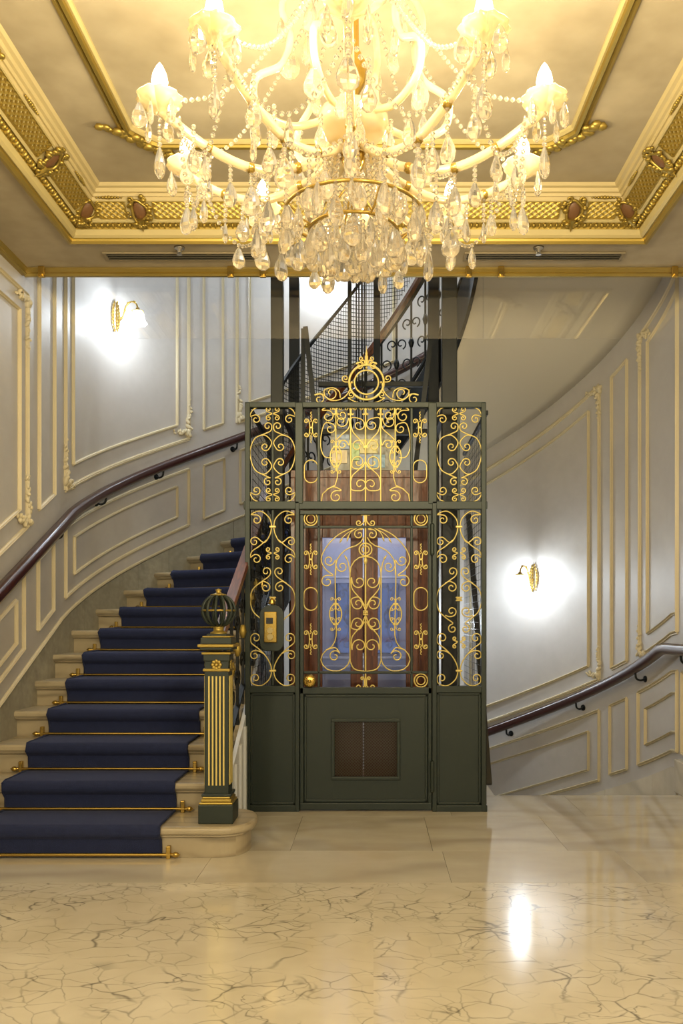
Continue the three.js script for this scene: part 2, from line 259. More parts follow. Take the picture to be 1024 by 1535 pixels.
// ---------------------------------------------------------------- ceiling with coffer and gilt cornice
const KX0 = -1.84, KX1 = 1.65, KD0 = 0.8, KD1 = 5.2;
{
  const c = setting('ceiling', 'aged beige ceiling with a gilt coffered cornice');
  for (const [x0, x1, d0, d1] of [[XL, KX0, BACK, HEAD], [KX1, XR, BACK, HEAD], [KX0, KX1, KD1, HEAD], [KX0, KX1, BACK, KD0]]) part(c, 'soffit_band', box(x0, x1, CEIL, CEIL + 0.4, d0, d1), M.ceiling);
  part(c, 'coffer', box(KX0 - 0.02, KX1 + 0.02, COFFER, COFFER + 0.18, KD0 - 0.02, KD1 + 0.02), M.ceiling);
  part(c, 'stairwell_ceiling', box(XL - 0.2, XR + 0.2, TOP, TOP + 0.1, HEAD, 9.1), M.soffit);
  const ring = (w, h) => [V(KX0 + w, CEIL + h, KD0 + w), V(KX0 + w, CEIL + h, KD1 - w), V(KX1 - w, CEIL + h, KD1 - w), V(KX1 - w, CEIL + h, KD0 + w)];
  const band = (prof, mat, name) => { const gs = []; for (let s = 0; s < 4; s++) { const g = loft(prof.map(([w, h]) => { const r = ring(w, h); return [r[s], r[(s + 1) % 4]]; })); gs.push(boxUV(g)); } return part(c, name, gs, mat); };
  band([[-0.012, 0.0], [-0.012, -0.022], [0.006, -0.026], [0.016, -0.012], [0.02, 0.004]], M.gilt, 'outer_bead');
  band([[0.02, 0.004], [0.03, 0.0], [0.045, 0.012], [0.052, 0.03], [0.056, 0.04]], M.ivory, 'cyma_moulding');
  band([[0.056, 0.04], [0.058, 0.052], [0.085, 0.074]], M.gilt, 'bead_bed');
  band([[0.085, 0.074], [0.09, 0.066], [0.1, 0.074], [0.1, 0.084], [0.104, 0.088], [0.182, 0.152], [0.182, 0.142], [0.192, 0.146]], M.ivory, 'frieze');
  band([[0.192, 0.146], [0.196, 0.166], [0.206, 0.164], [0.212, 0.18], [0.226, 0.182], [0.232, 0.2], [0.25, 0.204], [0.262, 0.222]], M.cornice, 'upper_moulding');
  // along each side: egg row, lattice panels, cartouches
  const sides = [[1, KX0, KX1], [0, KD0, KD1], [2, KD0, KD1]];              // back, left, right
  const place = (s, a, w, h) => s === 1 ? V(a, CEIL + h, KD1 - w) : s === 0 ? V(KX0 + w, CEIL + h, a) : V(KX1 - w, CEIL + h, a);
  for (const [s, a0, a1] of sides) {
    const eggs = [], n = Math.round((a1 - a0 - 0.16) / 0.034);
    for (let i = 0; i <= n; i++) { const a = a0 + 0.08 + (a1 - a0 - 0.16) * i / n, p = place(s, a, 0.07, 0.058), g = new THREE.SphereGeometry(i % 3 ? 0.013 : 0.016, 6, 4); if (s === 1) g.scale(i % 3 ? 1 : 0.6, 1.2, 1.3); else g.scale(1.3, 1.2, i % 3 ? 1 : 0.6); eggs.push(g.translate(p.x, p.y, p.z)); }
    part(c, 'egg_and_dart', eggs, M.gilt, 'gilt egg and dart row').userData.kind = 'stuff';
    const mids = s === 1 ? [-1.38, -0.09, 1.18] : [1.3, 2.1, 2.9, 3.7, 4.5];
    const marks = [a0 + 0.16, ...mids, a1 - 0.16];
    for (let i = 0; i < marks.length - 1; i++) {
      const u0 = marks[i] + (i ? 0.085 : 0.06), u1 = marks[i + 1] - (i < marks.length - 2 ? 0.085 : 0.06); if (u1 - u0 < 0.1) continue;
      const gs = [], rows = 3, cell = 0.042, f = v => [lerp(0.106, 0.180, v), lerp(0.085, 0.147, v)], nn = Math.round((u1 - u0) / cell), cu = (u1 - u0) / nn, q = (u, v) => { const [w, h] = f(v); return place(s, u, w, h); };
      const clipBar = (ua, va, ub, vb) => { let t0 = 0, t1 = 1; const du = ub - ua; for (const [lim, sg] of [[u0, 1], [u1, -1]]) { const fa = sg * (ua - lim), fb = sg * (ub - lim); if (fa < 0 && fb < 0) return; if (fa < 0) t0 = Math.max(t0, fa / (fa - fb)); if (fb < 0) t1 = Math.min(t1, fa / (fa - fb)); }
        if (t1 - t0 < 0.02) return; gs.push(bar(q(lerp(ua, ub, t0), lerp(va, vb, t0)), q(lerp(ua, ub, t1), lerp(va, vb, t1)), 0.009, 0.011)); };
      for (let k = -rows; k <= nn; k++) { clipBar(u0 + k * cu, 0, u0 + (k + rows) * cu, 1); clipBar(u0 + (k + rows) * cu, 0, u0 + k * cu, 1); }
      for (const v of [0, 1]) gs.push(bar(q(u0, v), q(u1, v), 0.011)); for (const u of [u0, u1]) gs.push(bar(q(u, 0), q(u, 1), 0.011));
      part(c, 'lattice_panel', gs, M.gilt, 'gilt trellis panel');
      const um = (u0 + u1) / 2, sp = []; for (let k = -4; k <= 4; k++) { const p = place(s, um + k * 0.018, 0.205 , 0.160), g = new THREE.SphereGeometry(0.013 - Math.abs(k) * 0.0015, 6, 4); g.scale(1, 0.8, 1); sp.push(g.translate(p.x, p.y - 0.002, p.z)); }
      part(c, 'leaf_sprig', sp, M.gilt, 'small gilt leaf sprig');
    }
    const cart = (p, q, k) => {                                           // p centre, q frame axes
      const pts = [], gs = []; const [ax, ay, az] = q, at = (x, y, z) => p.clone().addScaledVector(ax, x).addScaledVector(ay, y).addScaledVector(az, z);
      for (let i = 0; i < 20; i++) { const a = i / 20 * 6.283, r = 1 + 0.12 * Math.cos(3 * a); pts.push(at(Math.cos(a) * 0.045 * r, Math.sin(a) * 0.06 * r, 0.012)); }
      gs.push(tube(pts, 0.009, 6, 2, true));
      for (let i = 0; i < 30; i++) { const a = rnd() * 6.283, r = 0.052 + rnd() * 0.022, g = new THREE.SphereGeometry(0.012 + rnd() * 0.008, 6, 4), o = at(Math.cos(a) * r, Math.sin(a) * r * 1.25, 0.008 + rnd() * 0.014); g.scale(1, 0.7, 1.1); gs.push(g.translate(o.x, o.y, o.z)); }
      for (const sx of [-1, 1]) { const l = []; for (let i = 0; i < 10; i++) { const a = i / 9 * 5, r = 0.008 + 0.014 * i / 9; l.push(at(sx * (0.04 + Math.cos(a) * r), 0.07 + Math.sin(a) * r, 0.02)); } gs.push(tube(l, 0.006, 5)); }
      const tail = new THREE.ConeGeometry(0.028, 0.08, 7), to = at(0, -0.085, 0.012); tail.rotateX(Math.PI); gs.push(tail.applyQuaternion(new THREE.Quaternion().setFromUnitVectors(new THREE.Vector3(0, 1, 0), ay)).translate(to.x, to.y, to.z));
      const m = part(c, 'cartouche', gs, M.gilt, 'gilt scrolled cartouche with an umber shield');
      const sh = new THREE.SphereGeometry(0.045, 12, 8); sh.scale(0.9, 1.25, 0.45); const b = new THREE.Matrix4().makeBasis(ax, ay, az); sh.applyMatrix4(b).translate(p.x, p.y, p.z); part(m, 'shield', sh, M.umber);
    };
    const inw = s === 1 ? new THREE.Vector3(0, 0, 1) : new THREE.Vector3(s === 0 ? 1 : -1, 0, 0), upv = inw.clone().multiplyScalar(0.755).add(new THREE.Vector3(0, 0.656, 0)).normalize(), along = s === 1 ? new THREE.Vector3(1, 0, 0) : new THREE.Vector3(0, 0, s === 0 ? -1 : 1), nz = new THREE.Vector3().crossVectors(along, upv).normalize();
    for (const a of mids) cart(place(s, a, 0.145, 0.112), [along, upv, nz]);
    if (s !== 1) { const p = V(s === 0 ? KX0 + 0.15 : KX1 - 0.15, CEIL + 0.112, KD1 - 0.15), iv = new THREE.Vector3(s === 0 ? 0.707 : -0.707, 0, 0.707), uv2 = iv.clone().multiplyScalar(0.8).add(new THREE.Vector3(0, 0.6, 0)).normalize(), al = new THREE.Vector3(0.707, 0, s === 0 ? -0.707 : 0.707), n2 = new THREE.Vector3().crossVectors(al, uv2).normalize(); cart(p, [al, uv2, n2]); }
  }
  // flat frame moulding on the coffer with clipped corners
  const x0 = -1.27, x1 = 1.05, d0 = 1.46, d1 = 4.54, k = 0.13, path = [[x0, d0 + k], [x0, d1 - k], [x0 + 0.03, d1 - 0.09], [x0 + 0.09, d1 - 0.03], [x0 + k, d1], [x1 - k, d1], [x1 - 0.09, d1 - 0.03], [x1 - 0.03, d1 - 0.09], [x1, d1 - k], [x1, d0 + k], [x1 - k, d0], [x0 + k, d0]];
  const ins = (w, h) => path.map(([x, d]) => { const mx = (x0 + x1) / 2, md = (d0 + d1) / 2; return V(x + (x < mx ? w : -w), COFFER - h, d + (d < md ? w : -w)); });
  const strip = (prof, mat, nm) => { const rs = prof.map(([w, h]) => ins(w, h)); part(c, nm, boxUV(loft(rs.map(r => [...r, r[0]]))), mat); };
  strip([[-0.035, 0], [-0.035, 0.016], [-0.022, 0.02], [-0.012, 0.012]], M.gilt, 'ceiling_frame_edge'); strip([[-0.012, 0.012], [0, 0.034], [0.014, 0.03], [0.018, 0.014]], M.gilt, 'ceiling_frame'); strip([[0.018, 0.014], [0.03, 0.02], [0.042, 0.012], [0.042, 0]], M.ivory, 'ceiling_frame_fillet');
  for (const [sx, sd] of [[0, 1], [1, 1]]) { const gs = []; for (let i = 0; i < 34; i++) { const a = (i / 34 - 0.5) * 0.42, x = (sx ? x1 - 0.055 : x0 + 0.055) + (sx ? -a : a) * 0.72 + (rnd() - 0.5) * 0.05, d = d1 - 0.055 + a * 0.72 + (rnd() - 0.5) * 0.05, g = new THREE.SphereGeometry(0.014 + rnd() * 0.012, 6, 4); g.scale(1.3, 0.8, 1); gs.push(g.translate(x, COFFER - 0.022 - rnd() * 0.012, -d)); } part(c, 'frame_corner_leaf', gs, M.gilt, 'gilt leaf ornament on the frame corner'); }
  // gilt strip at the opening and along the side walls
  const trimProf = [[0, 0], [0.02, 0], [0.03, 0.012], [0.024, 0.024], [0.04, 0.04], [0.04, 0.05], [0, 0.05]];
  part(c, 'gilt_strip', prism([XL + 0.01, XR - 0.01].map(x => trimProf.map(([o, u]) => V(x, CEIL - 0.05 + u, HEAD - 0.004 - o)))), M.gilt, 'gilt moulding strip');
  for (const [x, sg] of [[XL, 1], [XR, -1]]) part(c, 'gilt_strip', prism([BACK, HEAD - 0.03].map(d => trimProf.map(([o, u]) => V(x + sg * o, CEIL - 0.05 + u, d)))), M.gilt, 'gilt moulding strip');
}
// ---------------------------------------------------------------- staircase
const stepFront = n => n <= 6 ? { o: [XL, 4.46 + 0.33 * (n - 1)], i: [XI, 4.46 + 0.33 * (n - 1)], t: 4.46 + 0.33 * (n - 1) - CD } : (() => { const t = 3.9 + 9.3 * (n - 7); return t <= 180 ? { o: outer(t), i: inner(t), t } : { o: [XR, CD - (t - 180) * 0.04], i: [CX + AI, CD - (t - 180) * 0.02], t }; })();
const NOSE = [[0.04, -RISE - 0.02], [0.04, -0.066], [0.03, -0.06], [0.016, -0.052], [0.016, -0.046], [0.004, -0.042], [-0.004, -0.030], [-0.004, -0.014], [0.004, -0.003], [0.014, 0]];
function stepGeo(fa, fb, h, drop) {                                       // fa/fb: this and the next nosing line
  const rows = ['o', 'i'].map(k => { const p = fa[k], q = fb[k], l = Math.hypot(q[0] - p[0], q[1] - p[1]), ux = (q[0] - p[0]) / l, ud = (q[1] - p[1]) / l, at = (o, y) => V(p[0] + ux * o, h + y, p[1] + ud * o);
    return [...NOSE.map(([o, y]) => at(o, y)), at(l + 0.05, 0), ...(drop > 0 ? [at(l + 0.05, -drop), at(0.04, -drop)] : [at(l + 0.05, -0.08)])]; });
  return prism(rows);
}
{
  const s = thing('staircase', 'marble staircase with rounded nosings climbing round the lift', 'staircase');
  { const sh = new THREE.Shape(), x0 = XL + 0.003, x1 = -0.64, d0 = 4.46, d1 = 4.92; sh.moveTo(x0, d0); sh.lineTo(x1 - 0.16, d0); sh.bezierCurveTo(x1 - 0.02, d0 + 0.01, x1 + 0.02, d0 + 0.16, x1, d0 + 0.28); sh.bezierCurveTo(x1 - 0.02, d1 - 0.04, x1 - 0.08, d1, x1 - 0.16, d1); sh.lineTo(x0, d1);
    const ex = (o, h0, h1, b) => { const g = new THREE.ExtrudeGeometry(sh, { depth: h1 - h0 - 2 * b, bevelEnabled: b > 0, bevelThickness: b, bevelSize: b, bevelOffset: -o - b, bevelSegments: 3, curveSegments: 14 }); g.rotateX(-Math.PI / 2); return boxUV(g.translate(0, h0 + b, 0)); };
    part(s, 'step', [ex(0.035, 0, RISE - 0.05, 0.002), ex(0.018, RISE - 0.057, RISE - 0.043, 0.003), ex(0, RISE - 0.046, RISE, 0.018)], M.step, 'bottom step with a rounded end'); }
  for (let n = 2; n <= 26; n++) { const g = stepGeo(stepFront(n), stepFront(n + 1), RISE * n, n < 9 ? RISE * n : 0), uv = g.attributes.uv, o = rnd() * 2; for (let k = 0; k < uv.count; k++) uv.setXY(k, uv.getX(k) + o, uv.getY(k) + o * 0.7); part(s, 'step', g, M.step); }
  // sloping underside of the upper flight
  const ts = span(62, 192), inn = t => t <= 180 ? inner(t) : [CX + AI, CD - (t - 180) * 0.04];
  const ot = t => t <= 180 ? outer(t) : [XR, CD - (t - 180) * 0.04];
  part(s, 'soffit', loft(ts.map(t => { const [ox, od] = ot(t), [ix, id] = inn(t), h = soff(t), l = []; for (let k = 0; k <= 10; k++) l.push(V(lerp(ox, ix, k / 10), h, lerp(od, id, k / 10))); for (let k = 10; k >= 0; k--) l.push(V(lerp(ox, ix, k / 10), h + 0.10, lerp(od, id, k / 10))); return l; }), true), M.soffit, 'smooth cream plaster underside');
  // strings: white panelled spandrel by the newel, dark string on the inner curve
  const sp = span(4.86 - CD, 0).map(t => { const d = CD + t; return [V(XI + 0.005, 0, d), V(XI + 0.005, climb(t) - 0.1, d), V(XI + 0.03, climb(t) - 0.1, d), V(XI + 0.03, 0, d)]; });
  part(s, 'spandrel', prism(sp), M.white, 'white panelled side of the stairs'); for (const d of [4.95, 5.12, 5.3, 5.48]) part(s, 'spandrel_rib', rbox(XI + 0.028, XI + 0.045, 0.02, climb(d - CD) - 0.12, d, d + 0.05, 0.004), M.white);
  const it = span(0.01, 180); part(s, 'inner_string', prism(it.map(t => { const [x, d] = inner(t), h = climb(t), ex = (x - CX) * -0.03 / AI, ed = (d - CD) * -0.03 / BI; return [V(x, h - 0.34, d), V(x, h + 0.04, d), V(x + ex, h + 0.04, d + ed), V(x + ex, h - 0.34, d + ed)]; })), M.iron, 'dark iron string');
  const lo = thing('lower_staircase', 'marble steps going down beside the right wall', 'staircase');
  for (let k = 1; k <= 8; k++) { const t0 = 178 - 10.7 * (k - 1), t1 = t0 - 10.7, fa = { o: outer(t0), i: inner(t0) }, fb = { o: outer(t1), i: inner(t1) }; part(lo, 'step', prism(['o', 'i'].map(q => [V(fa[q][0], -RISE * k, fa[q][1]), V(fb[q][0], -RISE * k, fb[q][1]), V(fb[q][0], -RISE * (k + 1) - 0.1, fb[q][1]), V(fa[q][0], -RISE * (k + 1) - 0.1, fa[q][1])])), M.step); }
}
// carpet runner and rods
const along = (n, f) => { const a = stepFront(n); return [lerp(a.o[0], a.i[0], f), lerp(a.o[1], a.i[1], f)]; };
{
  const r = thing('stair_runner', 'dark navy blue carpet runner down the marble stairs', 'carpet'), rows = [], F0 = 0.16, F1 = 0.825, LAST = 17;
  for (let n = 1; n <= LAST; n++) { const prof = [[0.026, -RISE + 0.004], [0.026, -0.075], [0.012, -0.062], [-0.008, -0.05], [-0.018, -0.03], [-0.017, -0.008], [-0.004, 0.009], [0.02, 0.013], [0.12, 0.013], [null, 0.013]];
    for (const [o, y] of prof) { const line = f => { const p = along(n, f), q = along(n + 1, f), l = Math.hypot(q[0] - p[0], q[1] - p[1]), oo = o === null ? l + 0.026 : o; return [p[0] + (q[0] - p[0]) / l * oo, p[1] + (q[1] - p[1]) / l * oo]; };
      const h = RISE * n + y, row = []; for (let j = 0; j <= 6; j++) { const [x, d] = line(lerp(F0, F1, j / 6)); row.push(V(x, h, d)); }
      const [xa, da] = line(F0 + 0.001), [xb, db] = line(F1 - 0.001); rows.push([V(xa, h - 0.012, da + 0.012), ...row, V(xb, h - 0.012, db + 0.012)]); } }
  const g = loft(rows), uv = g.attributes.uv; part(r, 'runner', g, M.carpet);
  const pipe = side => tube(rows.map(q => q[side ? 7 : 1]), 0.006, 5, 1); part(r, 'binding', pipe(0), M.carpet); part(r, 'binding', pipe(1), M.carpet);
  for (let n = 1; n <= 13; n++) {
    const words = ['bottom', 'second', 'third', 'fourth', 'fifth', 'sixth', 'seventh', 'eighth', 'ninth', 'tenth', 'eleventh', 'twelfth', 'thirteenth'][n - 1];
    const rod = thing('stair_rod', 'brass rod holding the blue carpet at the foot of the ' + words + ' riser', 'stair rod', 'brass stair rods');
    const pa = along(n, F0 - 0.05), pb = along(n, F1 + 0.05), nx = along(n + 1, 0.5), c = along(n, 0.5), l = Math.hypot(nx[0] - c[0], nx[1] - c[1]), ux = (nx[0] - c[0]) / l, ud = (nx[1] - c[1]) / l, h = RISE * (n - 1) + 0.022;
    const p = V(pa[0] + ux * 0.008, h, pa[1] + ud * 0.008), q = V(pb[0] + ux * 0.008, h, pb[1] + ud * 0.008); part(rod, 'rod', tube([p, q], 0.009, 8, 1), M.brass);
    for (const [e, sg] of [[p, -1], [q, 1]]) { const dir = q.clone().sub(p).normalize(), b = e.clone().addScaledVector(dir, -sg * 0.03); part(rod, 'bracket', [rbox(b.x - 0.011, b.x + 0.011, h - 0.022, h + 0.045, -b.z - 0.008, -b.z + 0.022, 0.004)], M.brass); const f = lathe([[0, -0.02], [0.01, -0.018], [0.008, -0.006], [0.016, 0.004], [0.013, 0.018], [0.004, 0.028], [0, 0.034]], 10); f.applyQuaternion(new THREE.Quaternion().setFromUnitVectors(new THREE.Vector3(0, 1, 0), dir.clone().multiplyScalar(sg))); part(rod, 'finial', f.translate(e.x, e.y, e.z), M.brass); }
  }
}
// ---------------------------------------------------------------- handrails on the walls
const railProf = [[-0.028, -0.035], [0.02, -0.04], [0.034, -0.02], [0.036, 0.012], [0.026, 0.036], [-0.004, 0.044], [-0.03, 0.034], [-0.036, 0.0]];
function wallRail(label, t0, t1, f, marks) {
  const r = thing('wall_handrail', label, 'handrail'), ts = span(t0, t1), pts = ts.map(t => onWall(t, f(t), 0.09));
  part(r, 'rail', sweep(pts, ts.map(wallOut), railProf, false), M.mahogany, 'dark polished mahogany rail');
  for (const t of marks) { const a = onWall(t, f(t) - 0.035, 0.09), b = onWall(t, f(t) - 0.085, 0.08), c = onWall(t, f(t) - 0.1, 0.045), e = onWall(t, f(t) - 0.09, 0.0), o = wallOut(t); const br = part(r, 'bracket', tube([a, b, c, e], 0.009, 6, 4), M.iron, 'dark metal bracket'); const ro = new THREE.CylinderGeometry(0.026, 0.03, 0.014, 12); ro.applyQuaternion(new THREE.Quaternion().setFromUnitVectors(new THREE.Vector3(0, 1, 0), o)); part(br, 'rose', ro.translate(e.x, e.y, e.z), M.iron); }
}
wallRail('dark mahogany handrail climbing the wall above the carpeted stairs', 3.6 - CD, 150, t => climb(t) + 0.93, [-1.5, thL(6.1), thL(6.9), thL(7.65), thL(8.32), 75, 95, 118, 140]);
wallRail('dark mahogany handrail running down the wall beside the descending stairs', 100, 181.2, t => descend(Math.min(t, 178)) + 1.04, [110, thR(8.3), thR(7.66), thR(6.87), 180.3]);

// ---------------------------------------------------------------- newel post and inner balustrade
{
  const p = thing('newel_post', 'dark green fluted newel post with gilt trim and a caged ball finial', 'newel post'), x = -0.835, d = 4.62, y = RISE;
  const sq = (w, h0, h1, r = 0.004) => rbox(x - w, x + w, y + h0, y + h1, d - w, d + w, r);
  part(p, 'plinth', sq(0.092, 0, 0.10), M.green); part(p, 'base_moulding', [sq(0.088, 0.10, 0.112), sq(0.08, 0.112, 0.128), sq(0.074, 0.128, 0.14)], M.gilt, 'gilt base moulding'); part(p, 'shaft', [sq(0.078, 0.14, 0.155), sq(0.064, 0.15, 0.86)], M.green);
  for (let f = 0; f < 4; f++) for (let i = -2; i <= 2; i++) { const g = new THREE.BoxGeometry(0.008, 0.58, 0.008); g.translate(i * 0.0195, y + 0.49, 0.065).rotateY(f * Math.PI / 2).translate(x, 0, -d); part(p, 'flute', g, M.goldPaint, 'gilt flute'); }
  part(p, 'neck_band', [sq(0.072, 0.805, 0.82)], M.gilt); part(p, 'capital', [sq(0.07, 0.86, 0.9), sq(0.086, 0.92, 0.935), sq(0.082, 0.95, 0.985), sq(0.055, 0.985, 1.005)], M.green); part(p, 'capital_band', [sq(0.078, 0.895, 0.908), sq(0.096, 0.934, 0.95), sq(0.074, 0.984, 0.994)], M.gilt, 'gilt capital band');
  for (let f = 0; f < 4; f++) { const gs = [new THREE.SphereGeometry(0.011, 8, 6).scale(1, 1, 0.6)]; for (let i = 0; i < 8; i++) gs.push(new THREE.SphereGeometry(0.011, 6, 5).scale(1, 1, 0.5).translate(Math.cos(i * 0.785) * 0.02, Math.sin(i * 0.785) * 0.02, 0)); gs.forEach(g => g.translate(0, y + 0.84, 0.068).rotateY(f * Math.PI / 2).translate(x, 0, -d)); part(p, 'rosette', gs, M.gilt, 'gilt rosette'); }
  part(p, 'collar', [lathe([[0.0, 1.0], [0.045, 1.0], [0.045, 1.012], [0.028, 1.02], [0.028, 1.035], [0.034, 1.045], [0, 1.05]], 20).translate(x, y, -d)], M.gilt);
  const b = part(p, 'ball_finial', [lathe([[0, -0.088], [0.03, -0.082], [0.034, -0.074], [0, -0.07]], 16).translate(x, y + 1.13, -d)], M.green, 'green caged ball');
  for (let i = 0; i < 12; i++) { const a = i / 12 * 6.283, pts = []; for (let k = 0; k <= 8; k++) { const e = -1.25 + k / 8 * 2.5; pts.push(V(x + Math.cos(a) * Math.cos(e) * 0.088, y + 1.13 + Math.sin(e) * 0.085, d + Math.sin(a) * Math.cos(e) * 0.088)); } part(b, 'rib', tube(pts, 0.0085, 6, 2), M.green); }
  part(b, 'band', new THREE.TorusGeometry(0.088, 0.006, 6, 30).rotateX(Math.PI / 2).translate(x, y + 1.13, -d), M.gilt); part(b, 'cap', lathe([[0, 0.076], [0.042, 0.078], [0.045, 0.086], [0.02, 0.092], [0.012, 0.1], [0.018, 0.112], [0, 0.118]], 16).translate(x, y + 1.13, -d), M.gilt);
}
const inPath = t => t <= 0 ? [XI + 0.012, CD + t] : (() => { const [x, d] = inner(t); return [x * 0.985 + CX * 0.015, d]; })();
const inOut = t => { if (t <= 0) return new THREE.Vector3(1, 0, 0); const c = Math.cos(t * R2) / AI, s = Math.sin(t * R2) / BI, l = Math.hypot(c, s); return new THREE.Vector3(c / l, 0, s / l); };
function wireMesh(ts, lo, hi, gap, at, w = 0.005) {                                   // two sets of wires over a curved strip
  const gs = []; ts.forEach((t, i) => { gs.push(bar(at(t, lo(t)), at(t, hi(t)), w)); });
  let mn = Math.min(...ts.map(lo)), mx = Math.max(...ts.map(hi));
  for (let h = mn; h < mx; h += gap) for (let i = 0; i < ts.length - 1; i++) { const a = ts[i], b = ts[i + 1]; if (h > lo(a) && h < hi(a) && h > lo(b) && h < hi(b)) gs.push(bar(at(a, h), at(b, h), w)); }
  return gs;
}
{
  const b = thing('stair_balustrade', 'dark scrolled iron balustrade with mahogany rail winding round the lift', 'balustrade');
  const ts = span(4.72 - CD, 172), at = (t, h) => { const [x, d] = inPath(t); return V(x, h, d); };
  part(b, 'handrail', sweep(ts.map(t => at(t, climb(t) + 0.86)), ts.map(inOut), [[-0.03, -0.03], [0.03, -0.03], [0.036, 0], [0.022, 0.03], [-0.022, 0.03], [-0.036, 0]].map(([a, c]) => [a, c])), M.wood, 'reddish mahogany rail');
  part(b, 'top_bar', sweep(ts.map(t => at(t, climb(t) + 0.815)), ts.map(inOut), [[-0.02, -0.006], [0.02, -0.006], [0.02, 0.006], [-0.02, 0.006]]), M.iron); part(b, 'bottom_bar', sweep(ts.map(t => at(t, climb(t) + 0.1)), ts.map(inOut), [[-0.016, -0.01], [0.016, -0.01], [0.016, 0.01], [-0.016, 0.01]]), M.iron);
  const marks = []; for (let d = 4.9; d < CD; d += 0.22) marks.push(d - CD); for (let t = 4; t < 172; t += 9.3) marks.push(t);
  for (const t of marks) { const h = climb(t), front = t < 0, gs = [bar(at(t, h - 0.02), at(t, h + 0.82), 0.018)];
    const m = part(b, 'baluster', gs, M.iron); const tan = new THREE.Vector3().crossVectors(inOut(t), new THREE.Vector3(0, 1, 0)), cu = (h0, sg, r) => { const l = []; for (let i = 0; i <= 14; i++) { const a = -1.2 + i / 14 * 6.5, q = r * (1 - 0.75 * i / 14), p = at(t, h + h0 + Math.sin(a) * q); p.addScaledVector(tan, sg * (0.05 + Math.cos(a) * q - r * 0.2)); l.push(p); } return tube(l, 0.0065, 5, 1.5); };
    part(m, 'scroll', [cu(0.62, 1, 0.05), cu(0.62, -1, 0.05), cu(0.28, 1, 0.05), cu(0.28, -1, 0.05)], M.iron);
    const k = at(t, h + 0.45); part(m, 'boss', [lathe([[0, -0.05], [0.014, -0.04], [0.02, -0.02], [0.026, 0], [0.02, 0.02], [0.014, 0.04], [0, 0.05]], 8).translate(k.x, k.y, k.z)], front ? M.gilt : M.iron, front ? 'gilt boss' : undefined); }
  // wire guard above the rail, on the lift side
  const q = []; for (let t = 6; t <= 150; t += 1.7) q.push(t); const off = (t, h) => { const p = at(t, h), o = inOut(t); return p.addScaledVector(o, 0.05); };
  const g = part(b, 'wire_guard', wireMesh(q, t => climb(t) + 0.92, t => climb(t) + 1.55, 0.034, off), M.iron, 'dark wire mesh guard'); g.userData.kind = 'stuff';
  part(b, 'guard_rail', sweep(q.map(t => off(t, climb(t) + 1.56)), q.map(inOut), [[-0.012, -0.012], [0.012, -0.012], [0.012, 0.012], [-0.012, 0.012]]), M.iron);
}
// ---------------------------------------------------------------- lift
const LD = 5.6, S = LD / F, L = (px, py, o = 0) => V((px - 560) * S, EYE + (931 - py) * S, LD + o), LX = px => (px - 560) * S, LH = py => EYE + (931 - py) * S;
const lbox = (x0, x1, y0, y1, d0 = -0.018, d1 = 0.022, r = 0.004) => rbox(LX(x0), LX(x1), LH(y1), LH(y0), LD + d0, LD + d1, Math.min(r, Math.abs(d1 - d0) * 0.45));
// scroll: [curl], points, [curl]; curl = {c:[x,y], r, s} with s=1 turning counter-clockwise outwards
function curlPts(c, p, turns = 1.15) {
  const [cx, cy] = c.c, dx = p[0] - cx, dy = p[1] - cy, d = Math.max(Math.hypot(dx, dy), c.r * 1.02), ph = Math.atan2(dy, dx) - c.s * Math.acos(Math.min(1, c.r / d)), out = [];
  for (let i = 0; i <= 16; i++) { const f = i / 16, a = ph - c.s * (1 - f) * turns * 2 * Math.PI, r = c.r * (0.2 + 0.8 * Math.pow(f, 0.8)); out.push([cx + Math.cos(a) * r, cy + Math.sin(a) * r]); }
  return out;
}
function scrollLine(items) {                                               // items in plane metres; curls only at the ends
  const pts = []; items.forEach((it, i) => { if (it.c) { const near = i ? items[i - 1] : items[1], q = near.c ? near.c : near, l = curlPts(it, q); pts.push(...(i ? l.reverse() : l)); } else pts.push(it); });
  return pts;
}
function scroll(parent, items, mirror, z = -0.006, r = 0.0044) {           // items in picture units of the lift front
  const conv = it => it.c ? { c: [LX(it.c[0]), LH(it.c[1])], r: it.r * S, s: it.s } : [LX(it[0]), LH(it[1])];
  const l = scrollLine(items.map(conv)), sides = mirror === undefined ? [0] : [0, 1];
  for (const m of sides) part(parent, 'scroll', tube(l.map(([x, h]) => V(m ? 2 * LX(mirror) - x : x, h, LD + z)), r, 5, 2.2), M.goldPaint);
}
const ringGeo = (px, py, rx, ry, r = 0.005, z = -0.006) => { const pts = []; for (let i = 0; i < 28; i++) { const a = i / 28 * 6.283; pts.push(V(LX(px) + Math.cos(a) * rx * S, LH(py) + Math.sin(a) * ry * S, LD + z)); } return tube(pts, r, 5, 1.5, true); };
const stadium = (px, py, rx, ry) => { const pts = []; for (let i = 0; i < 32; i++) { const a = (i + 0.5) / 32 * 2 * Math.PI; pts.push(V(LX(px) + Math.cos(a) * rx * S, LH(py) + (Math.sin(a) * rx + (a < Math.PI ? 1 : -1) * (ry - rx)) * S, LD - 0.006)); } return tube(pts, 0.0045, 5, 2, true); };
const Z7 = (x, y) => [360 + x * 0.1955, 750 + y * 0.1955], Z6 = (x, y) => [360 + x * 0.1953, 600 + y * 0.1953], Z5 = (x, y) => [360 + x * 0.371, 750 + y * 0.371], Z4 = (x, y) => [360 + x * 0.371, 400 + y * 0.371];
const curl = (fn, x, y, r, s, k) => ({ c: fn(x, y), r: r * k, s });
